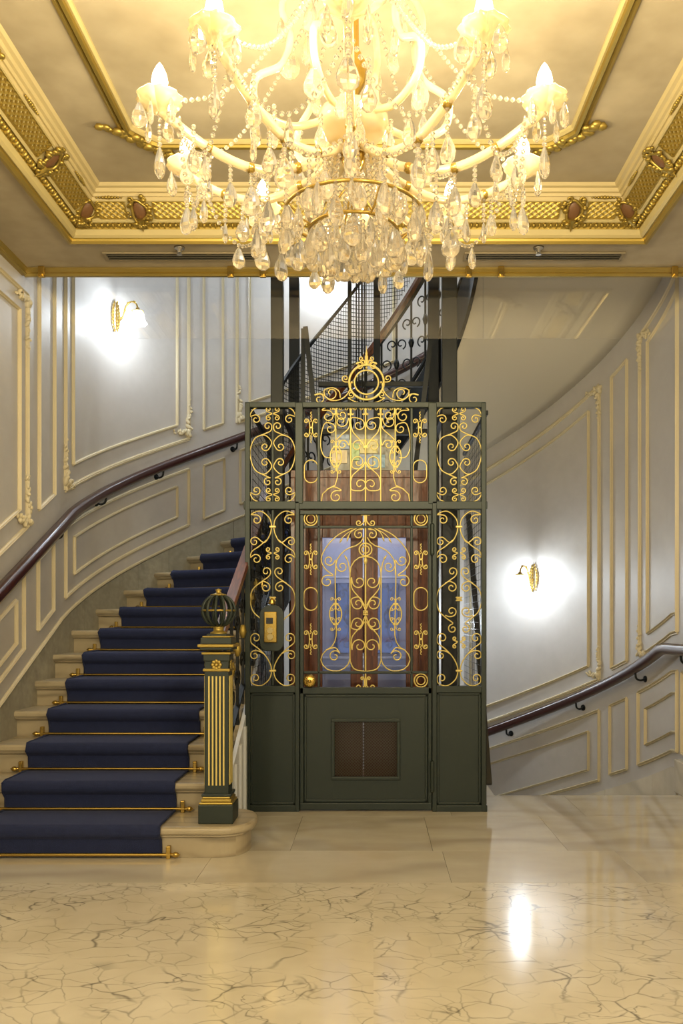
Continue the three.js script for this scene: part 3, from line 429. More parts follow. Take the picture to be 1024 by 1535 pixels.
function twig(parent, px, py) {                                            // narrow strip ornament
  for (const sx of [-1, 1]) { scroll(parent, [{ c: [px + sx * 7, py - 9], r: 3.6, s: sx }, [px + sx * 2.2, py - 5], [px + sx * 2, py], [px + sx * 2.2, py + 6], { c: [px + sx * 7, py + 11], r: 3.6, s: -sx }].map(q => q), undefined, -0.006, 0.0045); }
  for (const sy of [-1, 1]) { const l = []; for (let i = 0; i < 8; i++) l.push(L(px + (i % 2 ? 0.9 : -0.9), py + sy * (8 + i * 2.2), -0.006)); part(parent, 'spike', tube(l, 0.0035, 5, 2), M.goldPaint); }
  part(parent, 'collar', lbox(px - 2.6, px + 2.6, py - 1.2, py + 1.8, -0.012, 0), M.goldPaint);
}
function finial(parent, px, py, sy, k = 1) { for (const sx of [-1, 1]) scroll(parent, [{ c: [px + sx * 5 * k, py - sy * 5 * k], r: 2.6 * k, s: sx * sy }, [px + sx * 1.6 * k, py], [px + sx * 2 * k, py + sy * 6 * k], { c: [px + sx * 10 * k, py + sy * 8 * k], r: 4.6 * k, s: -sx * sy }], undefined, -0.006, k < 0.8 ? 0.003 : 0.0045); }
function sidePanel(parent, cx, y0, lower, box_) {                          // mirrored scrolls about a centre bar
  const f = lower ? (x, y) => { const q = Z7(x, y); return [q[0] - 408 + cx, q[1]]; } : (x, y) => { const q = Z6(x, y); return [q[0] - 408 + cx, q[1]]; }, k = 0.1955, c = (x, y, r, s) => curl(f, x, y, r, s, k);
  const g = (...it) => scroll(parent, it, cx);
  if (lower) {
    g(c(122, 150, 36, 1), f(78, 110), f(150, 84), f(222, 140), f(236, 205), f(222, 270), f(180, 325), c(106, 318, 36, -1));
    g(f(200, 305), f(140, 355), f(85, 395), f(74, 440), c(120, 452, 38, 1)); g(c(212, 378, 17, 1), f(234, 405), c(212, 438, 17, -1));
    g(c(196, 548, 36, -1), f(214, 585), f(160, 625), f(95, 680), f(72, 760), f(95, 850), f(150, 905), f(200, 945), ...(box_ ? [] : [c(196, 985, 34, -1)])); g(c(190, 668, 38, 1), f(170, 622), f(140, 636)); if (!box_) g(c(190, 852, 38, -1), f(170, 892), f(140, 882));
    g(c(116, 1056, 40, 1), f(80, 1090), f(140, 1140), f(200, 1205), f(236, 1290), f(220, 1370), f(150, 1422), f(85, 1400), c(112, 1364, 36, 1)); g(c(106, 1188, 36, -1), f(140, 1156), f(170, 1172)); if (!box_) g(c(212, 1060, 15, 1), f(234, 1085), c(212, 1120, 15, -1));
    part(parent, 'collar', lbox(cx - 5, cx + 5, Z7(0, 195)[1], Z7(0, 212)[1], -0.016, 0.006), M.goldPaint); part(parent, 'collar', lbox(cx - 5, cx + 5, Z7(0, 1298)[1], Z7(0, 1314)[1], -0.016, 0.006), M.goldPaint); for (const q of [740, 752, 764]) part(parent, 'collar', lbox(cx - 5 + (q === 752 ? 1 : 0), cx + 5 - (q === 752 ? 1 : 0), Z7(0, q)[1], Z7(0, q + 10)[1], -0.018, 0.006), M.goldPaint);
  } else {
    g(f(165, 45), f(95, 75), f(73, 125), c(118, 148, 34, 1)); g(c(214, 72, 20, 1), f(240, 105), c(214, 138, 20, -1)); g(c(208, 202, 32, -1), f(232, 235), f(180, 262), f(110, 295), f(72, 400), f(110, 535), f(170, 572), f(232, 600), c(208, 628, 32, -1));
    g(c(188, 358, 34, 1), f(238, 325), f(190, 272), f(150, 272)); g(c(188, 480, 34, -1), f(238, 512), f(190, 566), f(150, 566)); g(c(120, 694, 34, -1), f(73, 712), f(95, 760), f(155, 788)); g(c(214, 694, 20, 1), f(240, 725), c(214, 760, 20, -1));
  }
}
{
  const e = thing('lift_enclosure', 'dark green iron lift enclosure with gold scrollwork around the gate', 'lift enclosure');
  const post = (x0, x1, y0, y1) => part(e, 'post', lbox(x0, x1, y0, y1, -0.03, 0.03), M.green), rail = (x0, x1, y0, y1) => part(e, 'rail', lbox(x0, x1, y0, y1, -0.026, 0.03), M.green);
  post(368, 375.5, 605, 1215); post(443, 449.3, 752, 1215); post(647.7, 654.5, 752, 1215); post(443, 454.5, 605, 756); post(642, 654.5, 605, 756); post(721, 728, 605, 1215); for (const x of [478, 617]) part(e, 'bar', lbox(x - 2, x + 2, 612, 752), M.green);
  rail(368, 728, 604, 612); rail(366, 730, 752, 764); rail(368, 449, 1028, 1038); rail(648, 728, 1028, 1038); rail(366, 449, 1206, 1216); rail(648, 730, 1206, 1216);
  for (const [x0, x1] of [[375, 443], [654.5, 721]]) { part(e, 'lower_panel', lbox(x0, x1, 1037, 1207, 0.0, 0.012), M.green); for (const [a, b, c, d] of [[x0, x1, 1038, 1042], [x0, x1, 1202, 1206], [x0, x0 + 4, 1038, 1206], [x1 - 4, x1, 1038, 1206]]) part(e, 'panel_bead', lbox(a, b, c, d, -0.012, 0.006), M.green); const cx = (x0 + x1) / 2; for (const [a, b] of [[612, 752], [764, 1028]]) part(e, 'bar', lbox(cx - 1.8, cx + 1.8, a, b, -0.006, 0.012), M.green); }
  sidePanel(e, 409, 0, true, true); sidePanel(e, 688, 0, true, false); sidePanel(e, 409, 0, false); sidePanel(e, 688, 0, false);
  // transom above the gate
  twig(e, 466.5, 641); twig(e, 629.5, 641); part(e, 'ring', stadium(466.5, 707, 10, 17), M.goldPaint); part(e, 'ring', stadium(629.5, 707, 10, 17), M.goldPaint);
  const MX = 548, c4 = (x, y, r, s) => curl(Z4, x, y, r, s, 0.371), g = (...it) => scroll(e, it, MX);
  part(e, 'stem', tube([L(MX, 612, -0.006), L(MX, 752, -0.006)], 0.0055, 5, 1), M.goldPaint);
  for (const x of [447, 568]) part(e, 'stem', tube([L(...Z4(x, 565), -0.006), L(...Z4(x, 950), -0.006)], 0.005, 5, 1), M.goldPaint);
  g(Z4(387, 566), Z4(387, 700), Z4(387, 880), Z4(365, 892), Z4(335, 915), Z4(328, 950)); g(c4(388, 930, 24, -1), Z4(410, 905), Z4(380, 890), Z4(350, 900));
  g(c4(355, 605, 24, 1), Z4(330, 580), Z4(360, 566), Z4(385, 580)); g(c4(365, 655, 22, 1), Z4(345, 632), Z4(328, 680), Z4(328, 740), Z4(345, 770), Z4(372, 772)); g(c4(412, 600, 20, -1), Z4(390, 580), Z4(392, 566));
  g(c4(410, 625, 24, 1), Z4(440, 610), Z4(440, 650), Z4(410, 680), Z4(390, 700)); g(c4(480, 640, 26, 1), Z4(450, 612), Z4(455, 665), Z4(480, 695), Z4(507, 730)); g(c4(475, 725, 26, -1), Z4(500, 735), Z4(507, 720)); g(c4(415, 720, 20, -1), Z4(440, 722), Z4(444, 700)); g(c4(478, 790, 26, 1), Z4(455, 812), Z4(490, 815), Z4(507, 785)); g(c4(485, 880, 26, -1), Z4(450, 900), Z4(452, 850), Z4(480, 820), Z4(507, 790));
  for (const sx of [387, 628]) { const [px, py] = Z4(sx, 768); part(e, 'medallion', [ringGeo(px, py, 8.5, 15)], M.goldPaint); for (const q of [-1, 1]) { finial(e, px, py + q * 12, -q, 0.55); finial(e, px, py + q * 18, q, 0.55); } }
  for (const x of [MX, ...[447, 568, 387, 628].map(q => Z4(q, 0)[0])]) finial(e, x, 618, -1, 0.6);
  // crest above the top rail
  part(e, 'crest_ring', [ringGeo(549.5, 573.5, 26, 26, 0.008)], M.goldPaint); part(e, 'crest_ring', [ringGeo(549.5, 573.5, 18, 18, 0.006)], M.goldPaint); for (let i = 0; i < 4; i++) { const a = i * Math.PI / 2; part(e, 'stud', ball(LX(549.5) + Math.cos(a) * 22 * S, LH(573.5) + Math.sin(a) * 22 * S, LD - 0.006, 0.008), M.goldPaint); }
  const mz = (...it) => scroll(e, it, 549.5); mz(c4(320, 535, 22, 1), Z4(300, 520), Z4(330, 515), Z4(365, 540), Z4(410, 535), Z4(440, 505), Z4(445, 470), c4(425, 452, 14, 1)); mz(c4(368, 512, 28, -1), Z4(340, 500), Z4(375, 490), Z4(400, 505), Z4(405, 530)); mz(c4(448, 518, 13, -1), Z4(436, 530), Z4(470, 548), Z4(510, 552)); mz(c4(482, 402, 16, 1), Z4(470, 395), Z4(490, 385), Z4(504, 400), Z4(507, 360)); mz(c4(490, 372, 9, 1), Z4(500, 378), Z4(505, 395));
  part(e, 'crest_spike', lathe([[0, -0.06], [0.006, -0.05], [0.005, 0], [0.009, 0.02], [0.004, 0.04], [0, 0.075]], 8).translate(LX(549.5), LH(535), -LD + 0.006), M.goldPaint);
}
{ // gate
  const d = thing('lift_gate', 'dark green lift gate with gold scroll grille, solid lower panel and round knob', 'lift gate');
  const fr = (x0, x1, y0, y1) => part(d, 'frame_bar', lbox(x0, x1, y0, y1, -0.022, 0.02), M.green);
  fr(450, 647, 765.5, 772); fr(450, 647, 1030, 1040); fr(450, 647, 1203, 1213); fr(450, 455.5, 772, 1203); fr(641.5, 647, 772, 1203); for (const x of [478, 617]) part(d, 'bar', lbox(x - 2, x + 2, 772, 1030, -0.012, 0.012), M.green); for (const y of [790, 1008]) part(d, 'bar', lbox(455.5, 641.5, y - 2, y + 2, -0.012, 0.012), M.green);
  for (const [a, b, y0, y1] of [[455.5, 500, 1040, 1203], [597, 641.5, 1040, 1203], [500, 597, 1040, 1080], [500, 597, 1166, 1203]]) part(d, 'lower_panel', lbox(a, b, y0, y1, 0, 0.012, 0.0005), M.green);
  for (const [a, b, c, e2] of [[456, 641, 1041, 1045], [456, 641, 1198, 1202], [456, 460, 1041, 1202], [637, 641, 1041, 1202]]) part(d, 'panel_bead', lbox(a, b, c, e2, -0.01, 0.006), M.green);
  const v = part(d, 'vent', [lbox(496.5, 600, 1077, 1082, -0.014, 0.006), lbox(496.5, 600, 1164, 1169, -0.014, 0.006), lbox(496.5, 502, 1082, 1164, -0.014, 0.006), lbox(595, 600, 1082, 1164, -0.014, 0.006)], M.green, 'square vent frame');
  { const gs = []; for (let k = -86; k <= 96; k += 4.4) for (const sg of [1, -1]) { let x0 = 502, y0 = 1082, n = []; const pt = (x) => sg > 0 ? 1082 + (x - 502 - k) : 1164 - (x - 502 - k); const a = Math.max(502, 502 + k), b = Math.min(595, 502 + k + 82); if (b - a > 2) gs.push(bar(L(a, pt(a), 0.002), L(b, pt(b), 0.002), 0.003)); } const w = part(v, 'wire_grille', gs, M.slat, 'fine diamond wire grille'); w.userData.kind = 'stuff'; }
  for (const [y0, y1] of [[788, 830], [1142, 1184]]) part(d, 'hinge', [new THREE.CylinderGeometry(0.014, 0.014, (y1 - y0) * S, 12).translate(LX(647.5), LH((y0 + y1) / 2), -LD + 0.034), ball(LX(647.5), LH(y0), LD - 0.034, 0.014), ball(LX(647.5), LH(y1), LD - 0.034, 0.014)], M.green);
  for (const [x, y] of [[466, 778], [631, 778], [631, 1020]]) { part(d, 'ring', [ringGeo(x, y, 10, 10), ringGeo(x, y, 6.3, 6.3, 0.004)], M.goldPaint); }
  { const k = part(d, 'knob', [lathe([[0, 0.05], [0.03, 0.048], [0.042, 0.036], [0.044, 0.022], [0.03, 0.014], [0.014, 0.01], [0.014, 0]], 20).rotateX(Math.PI / 2).translate(LX(465), LH(1020), -LD + 0.02)], M.brass, 'round embossed brass knob'); const gs = []; for (let i = 0; i < 14; i++) { const a = i / 14 * 6.283; gs.push(ball(LX(465) + Math.cos(a) * 0.03, LH(1020) + Math.sin(a) * 0.03, LD - 0.066, 0.006, 6, 4)); } gs.push(ball(LX(465), LH(1020), LD - 0.07, 0.012, 8, 6)); part(k, 'embossing', gs, M.brass); }
  for (const x of [466, 631]) { twig(d, x, 838.5); twig(d, x, 958); part(d, 'ring', stadium(x, 898, 10.5, 17), M.goldPaint); }
  const MX = 548, c = (x, y, r, s) => curl(Z5, x, y, r, s, 0.371), g = (...it) => scroll(d, it, MX);
  part(d, 'stem', tube([L(MX, 770, -0.006), L(MX, 1030, -0.006)], 0.006, 5, 1), M.goldPaint); finial(d, MX, 776, 1, 1); finial(d, MX, 1022, 1, 1);
  g(c(480, 138, 20, -1), Z5(498, 118), Z5(470, 110), Z5(400, 138), Z5(345, 195), Z5(328, 240), Z5(345, 278), Z5(378, 305), c(352, 328, 25, -1)); g(Z5(500, 150), Z5(480, 178), Z5(430, 198), Z5(395, 235), Z5(386, 270), Z5(386, 420), Z5(386, 560), Z5(370, 592), Z5(345, 608), Z5(326, 640), Z5(345, 678), Z5(395, 690), Z5(432, 670), Z5(444, 640)); g(c(382, 630, 24, -1), Z5(404, 620), Z5(385, 596), Z5(355, 602));
  g(c(360, 243, 22, 1), Z5(386, 240), Z5(386, 290)); g(c(412, 268, 22, -1), Z5(388, 265), Z5(386, 300)); g(Z5(444, 650), Z5(444, 400), Z5(444, 300), Z5(446, 278), Z5(454, 256), Z5(468, 240), Z5(486, 230), Z5(507, 227)); g(Z5(444, 648), Z5(460, 680), Z5(507, 692)); g(Z5(443, 290), Z5(438, 255), Z5(430, 235));
  part(d, 'ring', [ringGeo(548, 824, 9.5, 9.5), ringGeo(548, 824, 5.5, 5.5, 0.004)], M.goldPaint);
  g(c(480, 330, 26, -1), Z5(450, 310), Z5(452, 355), Z5(490, 405), Z5(504, 440)); g(c(476, 418, 24, -1), Z5(450, 400), Z5(480, 392), Z5(503, 425)); g(c(476, 497, 24, 1), Z5(450, 515), Z5(480, 522), Z5(503, 490)); g(c(482, 588, 28, 1), Z5(452, 605), Z5(452, 555), Z5(490, 505), Z5(504, 470)); for (const q of [448, 455, 462]) part(d, 'collar', lbox(544, 552, Z5(0, q)[1] - 1, Z5(0, q)[1] + 1, -0.016, 0.004), M.goldPaint);
  for (const sx of [-1, 1]) for (const [x, y, a] of [[408, 162, 0.5], [435, 155, 0.3], [428, 232, -0.6]]) { const [px, py] = Z5(x, y), l = lathe([[0, -0.018], [0.008, -0.006], [0.006, 0.008], [0, 0.024]], 6); l.rotateZ((a > 0 ? Math.PI - a : -a) * (sx > 0 ? -1 : 1)); part(d, 'leaf_bud', [l.translate(sx < 0 ? LX(px) : LX(2 * MX - px), LH(py), -LD + 0.006)], M.goldPaint); if (a > 0) scroll(d, [Z5(472, 112), Z5((472 + x) / 2 - 6, (112 + y) / 2 - 4), [px, py - 2]].map(q => sx < 0 ? q : [2 * MX - q[0], q[1]]), undefined, -0.006, 0.003); }
  for (const x of [386, 628]) { const [px, py] = Z5(x, 460); part(d, 'medallion', [ringGeo(px, py, 9, 15)], M.goldPaint); for (const q of [-1, 1]) { finial(d, px, py + q * 12, -q, 0.55); finial(d, px, py + q * 18, q, 0.55); } }
  part(d, 'bud', lathe([[0, -0.03], [0.012, -0.012], [0.014, 0.004], [0.006, 0.02], [0, 0.036]], 8).translate(LX(548), LH(Z5(0, 245)[1]), -LD + 0.008), M.goldPaint);
}
{ // call box
  const b = thing('call_panel', 'brass lift call panel with round buttons on a green iron plate', 'call panel');
  const sh = new THREE.Shape(), x0 = LX(391), x1 = LX(425), y0 = LH(975), y1 = LH(908); sh.moveTo(x0 + 0.04, y0); sh.quadraticCurveTo(x0, y0 + 0.01, x0, y0 + 0.06); sh.lineTo(x0, y1 - 0.06); sh.quadraticCurveTo(x0, y1 - 0.02, x0 + 0.05, y1); sh.lineTo(x1 - 0.05, y1); sh.quadraticCurveTo(x1, y1 - 0.02, x1, y1 - 0.06); sh.lineTo(x1, y0 + 0.06); sh.quadraticCurveTo(x1, y0 + 0.01, x1 - 0.04, y0);
  part(b, 'back_plate', new THREE.ExtrudeGeometry(sh, { depth: 0.012, bevelEnabled: true, bevelSize: 0.004, bevelThickness: 0.004, bevelSegments: 2 }).translate(0, 0, -LD + 0.008), M.green);
  part(b, 'face_plate', lbox(397, 416, 917, 963, -0.05, -0.02, 0.006), M.brass); part(b, 'display', lbox(400.5, 410.5, 926, 935, -0.054, -0.045, 0.001), M.black, 'dark display');
  for (const y of [945, 954.5]) part(b, 'button', new THREE.CylinderGeometry(0.019, 0.021, 0.012, 20).rotateX(Math.PI / 2).translate(LX(406.5), LH(y), -LD + 0.054), M.ivory, 'round pale button');
  part(b, 'finial', lathe([[0.02, 0], [0.026, 0.01], [0.018, 0.016], [0.022, 0.026], [0.012, 0.034], [0, 0.05]], 12).translate(LX(408), LH(906), -LD + 0.012), M.brass);
}
{ // shaft frame and ropes
  const s = thing('lift_shaft_frame', 'tall black steel lift shaft posts with guide rails, ropes and wire mesh', 'lift shaft');
  const X0 = -0.655, X1 = 0.515; for (const [x, d, w] of [[X0, 5.84, 0.042], [X1, 5.84, 0.052], [X0, 7.1, 0.042], [X1 - 0.02, 7.1, 0.045]]) part(s, 'post', rbox(x - w, x + w, 0, TOP - 0.01, d - 0.04, d + 0.04), M.iron);
  for (const h of [2.78, 4.6, 5.8]) { part(s, 'beam', rbox(X0 + 0.05, X1 - 0.07, h, h + 0.05, 7.08, 7.12), M.iron); } part(s, 'beam', rbox(-0.42, 0.42, 3.02, 3.06, 6.5, 6.54), M.iron); for (const x of [X0, X1 - 0.01]) for (const h of [2.72, 4.6]) part(s, 'beam', rbox(x - 0.02, x + 0.02, h, h + 0.05, 5.88, 7.06), M.iron);
  part(s, 'guide_rail', rbox(0.0, 0.055, 2.25, TOP - 0.01, 7.02, 7.07), M.iron); part(s, 'guide_rail', rbox(-0.2, -0.17, 2.25, TOP - 0.01, 6.62, 6.65), M.iron); for (const x of [-0.13, -0.11, -0.085, -0.065]) part(s, 'rope', new THREE.CylinderGeometry(0.006, 0.006, 4.6, 6).translate(x, 4.65, -6.45), M.iron);
  part(s, 'brace', bar(V(-0.5, 3.4, 6.3), V(-0.38, 2.3, 6.3), 0.035), M.iron); part(s, 'brace', bar(V(-0.52, 3.4, 6.34), V(-0.52, 2.3, 6.34), 0.03), M.iron); part(s, 'brace', bar(V(0.42, 3.3, 6.3), V(0.30, 2.3, 6.3), 0.035), M.iron);
  // mesh on both flanks
  for (const [x, h1] of [[0.745, 2.6], [-0.80, 2.6]]) { const ds = []; for (let d = 5.66; d < 7.05; d += 0.06) ds.push(d); const g = part(s, 'wire_mesh', wireMesh(ds, () => 0.03, () => h1, 0.05, (d, h) => V(x, h, d), 0.0026), M.iron, 'dark wire mesh flank'); g.userData.kind = 'stuff'; part(s, 'mesh_rail', rbox(x - 0.012, x + 0.012, h1, h1 + 0.03, 5.65, 7.06), M.iron); }
  part(s, 'flank_rail', bar(V(0.77, 0.15, 5.72), V(0.77, 2.1, 6.95), 0.04, 0.03), M.black); 
}
{ // car
  const c = thing('lift_car', 'varnished brown wooden lift car with tall glazed doors', 'lift car'), D0 = 5.94, x0 = -0.575, x1 = 0.435, h1 = 2.235;
  const w = (n, a, b, c0, d0, e0 = D0, e1 = D0 + 0.035, m = M.wood, l) => part(c, n, rbox(a, b, c0, d0, e0, e1, 0.003), m, l);
  w('side_wall', x0, x0 + 0.03, 0.03, h1, D0, 7.0); w('side_wall', x1 - 0.03, x1, 0.03, h1, D0, 7.0); w('back_wall', x0 + 0.03, x1 - 0.03, 0.03, h1, 6.97, 7.0, M.panelBlue, 'pale blue-grey back wall'); w('car_floor', x0, x1, 0.005, 0.03, D0, 7.0); w('car_roof', x0, x1, h1, h1 + 0.05, D0, 7.0);
  w('inner_lining', x0 + 0.03, x0 + 0.04, 0.03, h1 - 0.1, D0 + 0.06, 6.96, M.panelBlue); w('inner_lining', x1 - 0.04, x1 - 0.03, 0.03, h1 - 0.1, D0 + 0.06, 6.96, M.panelBlue);
  w('fascia', x0 + 0.03, x1 - 0.03, 2.02, h1); w('jamb', x0 + 0.03, -0.45, 0.03, 2.02); w('jamb', 0.31, x1 - 0.03, 0.03, 2.02); w('head_bead', -0.46, 0.32, 1.985, 2.0, D0 - 0.012, D0, M.black);
  for (const [a, b] of [[-0.45, -0.075], [-0.065, 0.31]]) { const m = (a + b) / 2, door = w('car_door', a, a + 0.095, 0.03, 2.02, D0 + 0.005, D0 + 0.035); const q = (x, y, h0, hh, mt = M.wood, nm = 'door_stile') => part(door, nm, rbox(x, y, h0, hh, D0 + 0.005, D0 + 0.035, 0.003), mt); q(b - 0.085, b, 0.03, 2.02); q(a + 0.095, b - 0.085, 1.82, 2.02, M.wood, 'door_rail'); q(a + 0.095, b - 0.085, 0.03, 0.62, M.mahogany, 'door_panel');
    part(door, 'pane', box(a + 0.095, b - 0.085, 0.62, 1.82, D0 + 0.018, D0 + 0.022), M.carGlass); }
  w('kick_panel', -0.445, -0.075, 0.04, 0.6, D0 - 0.008, D0 + 0.004, M.mahogany); w('kick_panel', -0.065, 0.305, 0.04, 0.6, D0 - 0.008, D0 + 0.004, M.mahogany);
  for (const h of [0.86, 0.93, 1.58]) part(c, 'grab_rail', rbox(x0 + 0.08, x1 - 0.08, h, h + 0.022, 6.9, 6.925), M.white, 'white horizontal rail'); w('mirror', -0.32, 0.2, 0.98, 1.55, 6.955, 6.968, std({ color: '#cfd8ea', metalness: 1, roughness: 0.06 }), 'wall mirror');
  part(c, 'ceiling_light', box(-0.3, 0.16, h1 - 0.03, h1 - 0.012, 6.3, 6.7), std({ color: '#ffffff', emissive: new THREE.Color(0.86, 0.9, 1), emissiveIntensity: 3 }), 'cool ceiling light panel');
  const rl = new THREE.RectAreaLight(new THREE.Color(0.86, 0.88, 1), 7, 0.46, 0.4); rl.position.set(-0.07, h1 - 0.035, -6.5); rl.lookAt(-0.07, 0, -6.5); c.add(rl);
  // glazed board on the roof
  const g = thing('roof_glass_panel', 'mottled grey glass panel with coloured panes standing above the wooden fascia', 'glass panel'), H = h1 + 0.05, q = (n, a, b, h0, hh, col, o = 0) => part(g, n, box(a, b, H + h0, H + hh, 6.0 + o, 6.008 + o), std({ color: col, roughness: 0.25 }));
  q('backing', -0.30, 0.16, 0, 0.30, '#8f9088', 0.01); q('pane', -0.27, -0.17, 0.16, 0.26, '#9db4d8'); q('pane', -0.29, -0.185, 0.06, 0.15, '#e3d3a8'); q('pane', -0.165, -0.10, 0.08, 0.20, '#a9cc86'); q('pane', -0.095, 0.03, 0.13, 0.23, '#d9d08a'); q('pane', -0.095, -0.01, 0.03, 0.12, '#93a9d6'); q('pane', 0.0, 0.08, 0.03, 0.12, '#8fb7d8');
}
// ---------------------------------------------------------------- glass smoke curtain under the ceiling
for (const [x0, x1, clips, where] of [[XL + 0.03, -0.812, [-2.16, -0.93], 'over the carpeted stairs'], [-0.808, 0.712, [-0.72, 0.62], 'over the lift enclosure'], [0.716, XR - 0.03, [0.83, 1.96], 'beside the curved soffit']]) {
  const g = thing('glass_curtain', 'clear glass smoke curtain hanging from the ceiling ' + where, 'glass panel'); part(g, 'pane', box(x0, x1, 3.077, CEIL - 0.004, HEAD - 0.068, HEAD - 0.058), M.glass);
  for (const x of clips) part(g, 'clip', [rbox(x - 0.02, x + 0.02, CEIL - 0.075, CEIL - 0.004, HEAD - 0.076, HEAD - 0.05, 0.004), new THREE.CylinderGeometry(0.013, 0.013, 0.02, 12).rotateX(Math.PI / 2).translate(x, CEIL - 0.055, -HEAD + 0.082)], M.brass, 'brass clip');
}
for (const [x0, x1, side] of [[-1.70, -0.66, 'stairs'], [0.57, 1.58, 'curved soffit']]) { const a = thing('air_diffuser', 'long slotted air diffuser in the ceiling on the side of the ' + side, 'air vent'); const D = 5.42, h = CEIL; part(a, 'frame', [rbox(x0, x1, h - 0.012, h - 0.001, D - 0.06, D - 0.045, 0.003), rbox(x0, x1, h - 0.012, h - 0.001, D + 0.045, D + 0.06, 0.003), rbox(x0, x0 + 0.02, h - 0.012, h - 0.001, D - 0.045, D + 0.045, 0.003), rbox(x1 - 0.02, x1, h - 0.012, h - 0.001, D - 0.045, D + 0.045, 0.003)], M.vent); part(a, 'backing', box(x0 + 0.02, x1 - 0.02, h - 0.004, h - 0.001, D - 0.045, D + 0.045), M.black); for (let i = 0; i < 3; i++) part(a, 'slat', rbox(x0 + 0.02, x1 - 0.02, h - 0.014, h - 0.005, D - 0.03 + i * 0.028, D - 0.022 + i * 0.028, 0.002), M.slat); }
for (const [x, side] of [[-1.2, 'stairs'], [1.02, 'curved soffit']]) { const s = thing('sprinkler', 'small chrome fire sprinkler in the ceiling on the side of the ' + side, 'sprinkler'), chrome = std({ color: '#c9c9c9', metalness: 1, roughness: 0.2 }); part(s, 'escutcheon', lathe([[0, 0], [0.035, 0], [0.03, -0.012], [0.012, -0.02], [0.012, -0.035], [0, -0.035]].reverse(), 14).translate(x, CEIL, -5.3), chrome); part(s, 'deflector', new THREE.CylinderGeometry(0.018, 0.018, 0.003, 12).translate(x, CEIL - 0.045, -5.3), chrome); part(s, 'frame_arm', [bar(V(x - 0.012, CEIL - 0.03, 5.3), V(x - 0.008, CEIL - 0.045, 5.3), 0.004), bar(V(x + 0.012, CEIL - 0.03, 5.3), V(x + 0.008, CEIL - 0.045, 5.3), 0.004)], chrome); }
// ---------------------------------------------------------------- wall sconces
function sconce(t, h, label, cd = SCONCE_CD) {
  const s = thing('wall_sconce', label, 'wall lamp', 'gilt wall sconces'), o = wallOut(t), c = onWall(t, h, 0.005), at = (out, up) => c.clone().addScaledVector(o, out).setY(h + up), tan = new THREE.Vector3(-o.z, 0, o.x);
  const gs = []; for (let i = 0; i < 26; i++) { const y = -0.13 + i / 25 * 0.24, r = 0.035 * Math.sin(Math.PI * clamp((i + 2) / 29, 0, 1)) + 0.006, g = new THREE.SphereGeometry(0.007 + r * 0.12, 6, 4).scale(1, 1.7, 1), p = at(0.012 + (i % 3) * 0.006, y).addScaledVector(tan, [1, -1, 0.1][i % 3] * r * 1.0); gs.push(g.translate(p.x, p.y, p.z)); } part(s, 'back_plate', gs, M.brass, 'gilt leaf back plate');
  part(s, 'arm', tube([at(0.01, -0.03), at(0.05, -0.05), at(0.085, -0.01), at(0.11, 0.06), at(0.16, 0.095), at(0.21, 0.07), at(0.225, 0.03)], 0.007, 6, 4), M.brass); const leaf = []; for (const [a, b] of [[0.07, -0.03], [0.1, 0.03], [0.13, 0.085], [0.19, 0.09]]) { const p = at(a, b); leaf.push(new THREE.SphereGeometry(0.012, 6, 4).translate(p.x, p.y, p.z)); } part(s, 'leaf', leaf, M.brass);
  const g = at(0.225, 0), rim = []; const pr = [[0.014, 0.02], [0.03, 0.012], [0.05, -0.012], [0.056, -0.045], [0.06, -0.075], [0.072, -0.095]]; const sh = lathe(pr, 24), pp = sh.attributes.position; for (let i = 0; i < pp.count; i++) { const a = Math.atan2(pp.getZ(i), pp.getX(i)), k = clamp((-pp.getY(i) - 0.03) / 0.065, 0, 1), f = 1 + 0.10 * k * Math.cos(6 * a); pp.setX(i, pp.getX(i) * f); pp.setZ(i, pp.getZ(i) * f); } sh.computeVertexNormals(); part(s, 'holder', lathe([[0.0, 0.04], [0.012, 0.038], [0.02, 0.022], [0.05, 0.008], [0.046, 0.004], [0, 0.02]], 14).translate(g.x, g.y, g.z), M.brass); part(s, 'shade', sh.translate(g.x, g.y, g.z), M.shadeGlow, 'glowing white scalloped glass shade');
  const b = part(s, 'bulb', new THREE.SphereGeometry(0.026, 12, 8).translate(g.x, g.y - 0.05, g.z), M.shadeGlow); const l = new THREE.PointLight(COOL, cd, 0, 2); l.position.set(g.x, g.y - 0.05, g.z); l.castShadow = true; l.shadow.radius = 2; s.add(l);
}
sconce(thL(7.15), 3.79, 'lit gilt wall sconce with a white glass shade above the carpeted stairs');
sconce(thR(8.12), 1.66, 'lit gilt wall sconce with a white glass shade above the descending stairs');
sconce(78, 4.75, 'lit gilt wall sconce on the curved wall behind the lift ropes');
sconce(150, 6.2, 'lit gilt wall sconce high above the upper flight', 8); sconce(20, 6.3, 'lit gilt wall sconce at the top of the stairwell', 8); sconce(96, 1.3, 'lit gilt wall sconce on the back wall hidden behind the lift car', 3);
// two globe lamps in the entrance behind the camera light the hall from the front
for (const [x, side] of [[-1.25, 'left'], [1.15, 'right']]) { const s = thing('globe_lamp', 'opal globe lamp hanging by the street entrance on the ' + side + ' wall side', 'ceiling lamp', 'globe lamps by the entrance'), d = -0.6, h = 2.75; part(s, 'rod', new THREE.CylinderGeometry(0.012, 0.012, CEIL - h - 0.1, 8).translate(x, (CEIL + h + 0.1) / 2, -d), M.brass); part(s, 'globe', new THREE.SphereGeometry(0.16, 20, 14).translate(x, h, -d), std({ color: '#fff4e0', emissive: new THREE.Color(1, 0.85, 0.58), emissiveIntensity: 4 }), 'glowing opal globe'); const l = new THREE.PointLight(new THREE.Color(1, 0.87, 0.6), HALL_CD, 0, 2); l.position.set(x, h, -d); l.castShadow = true; l.shadow.radius = 7; s.add(l); }
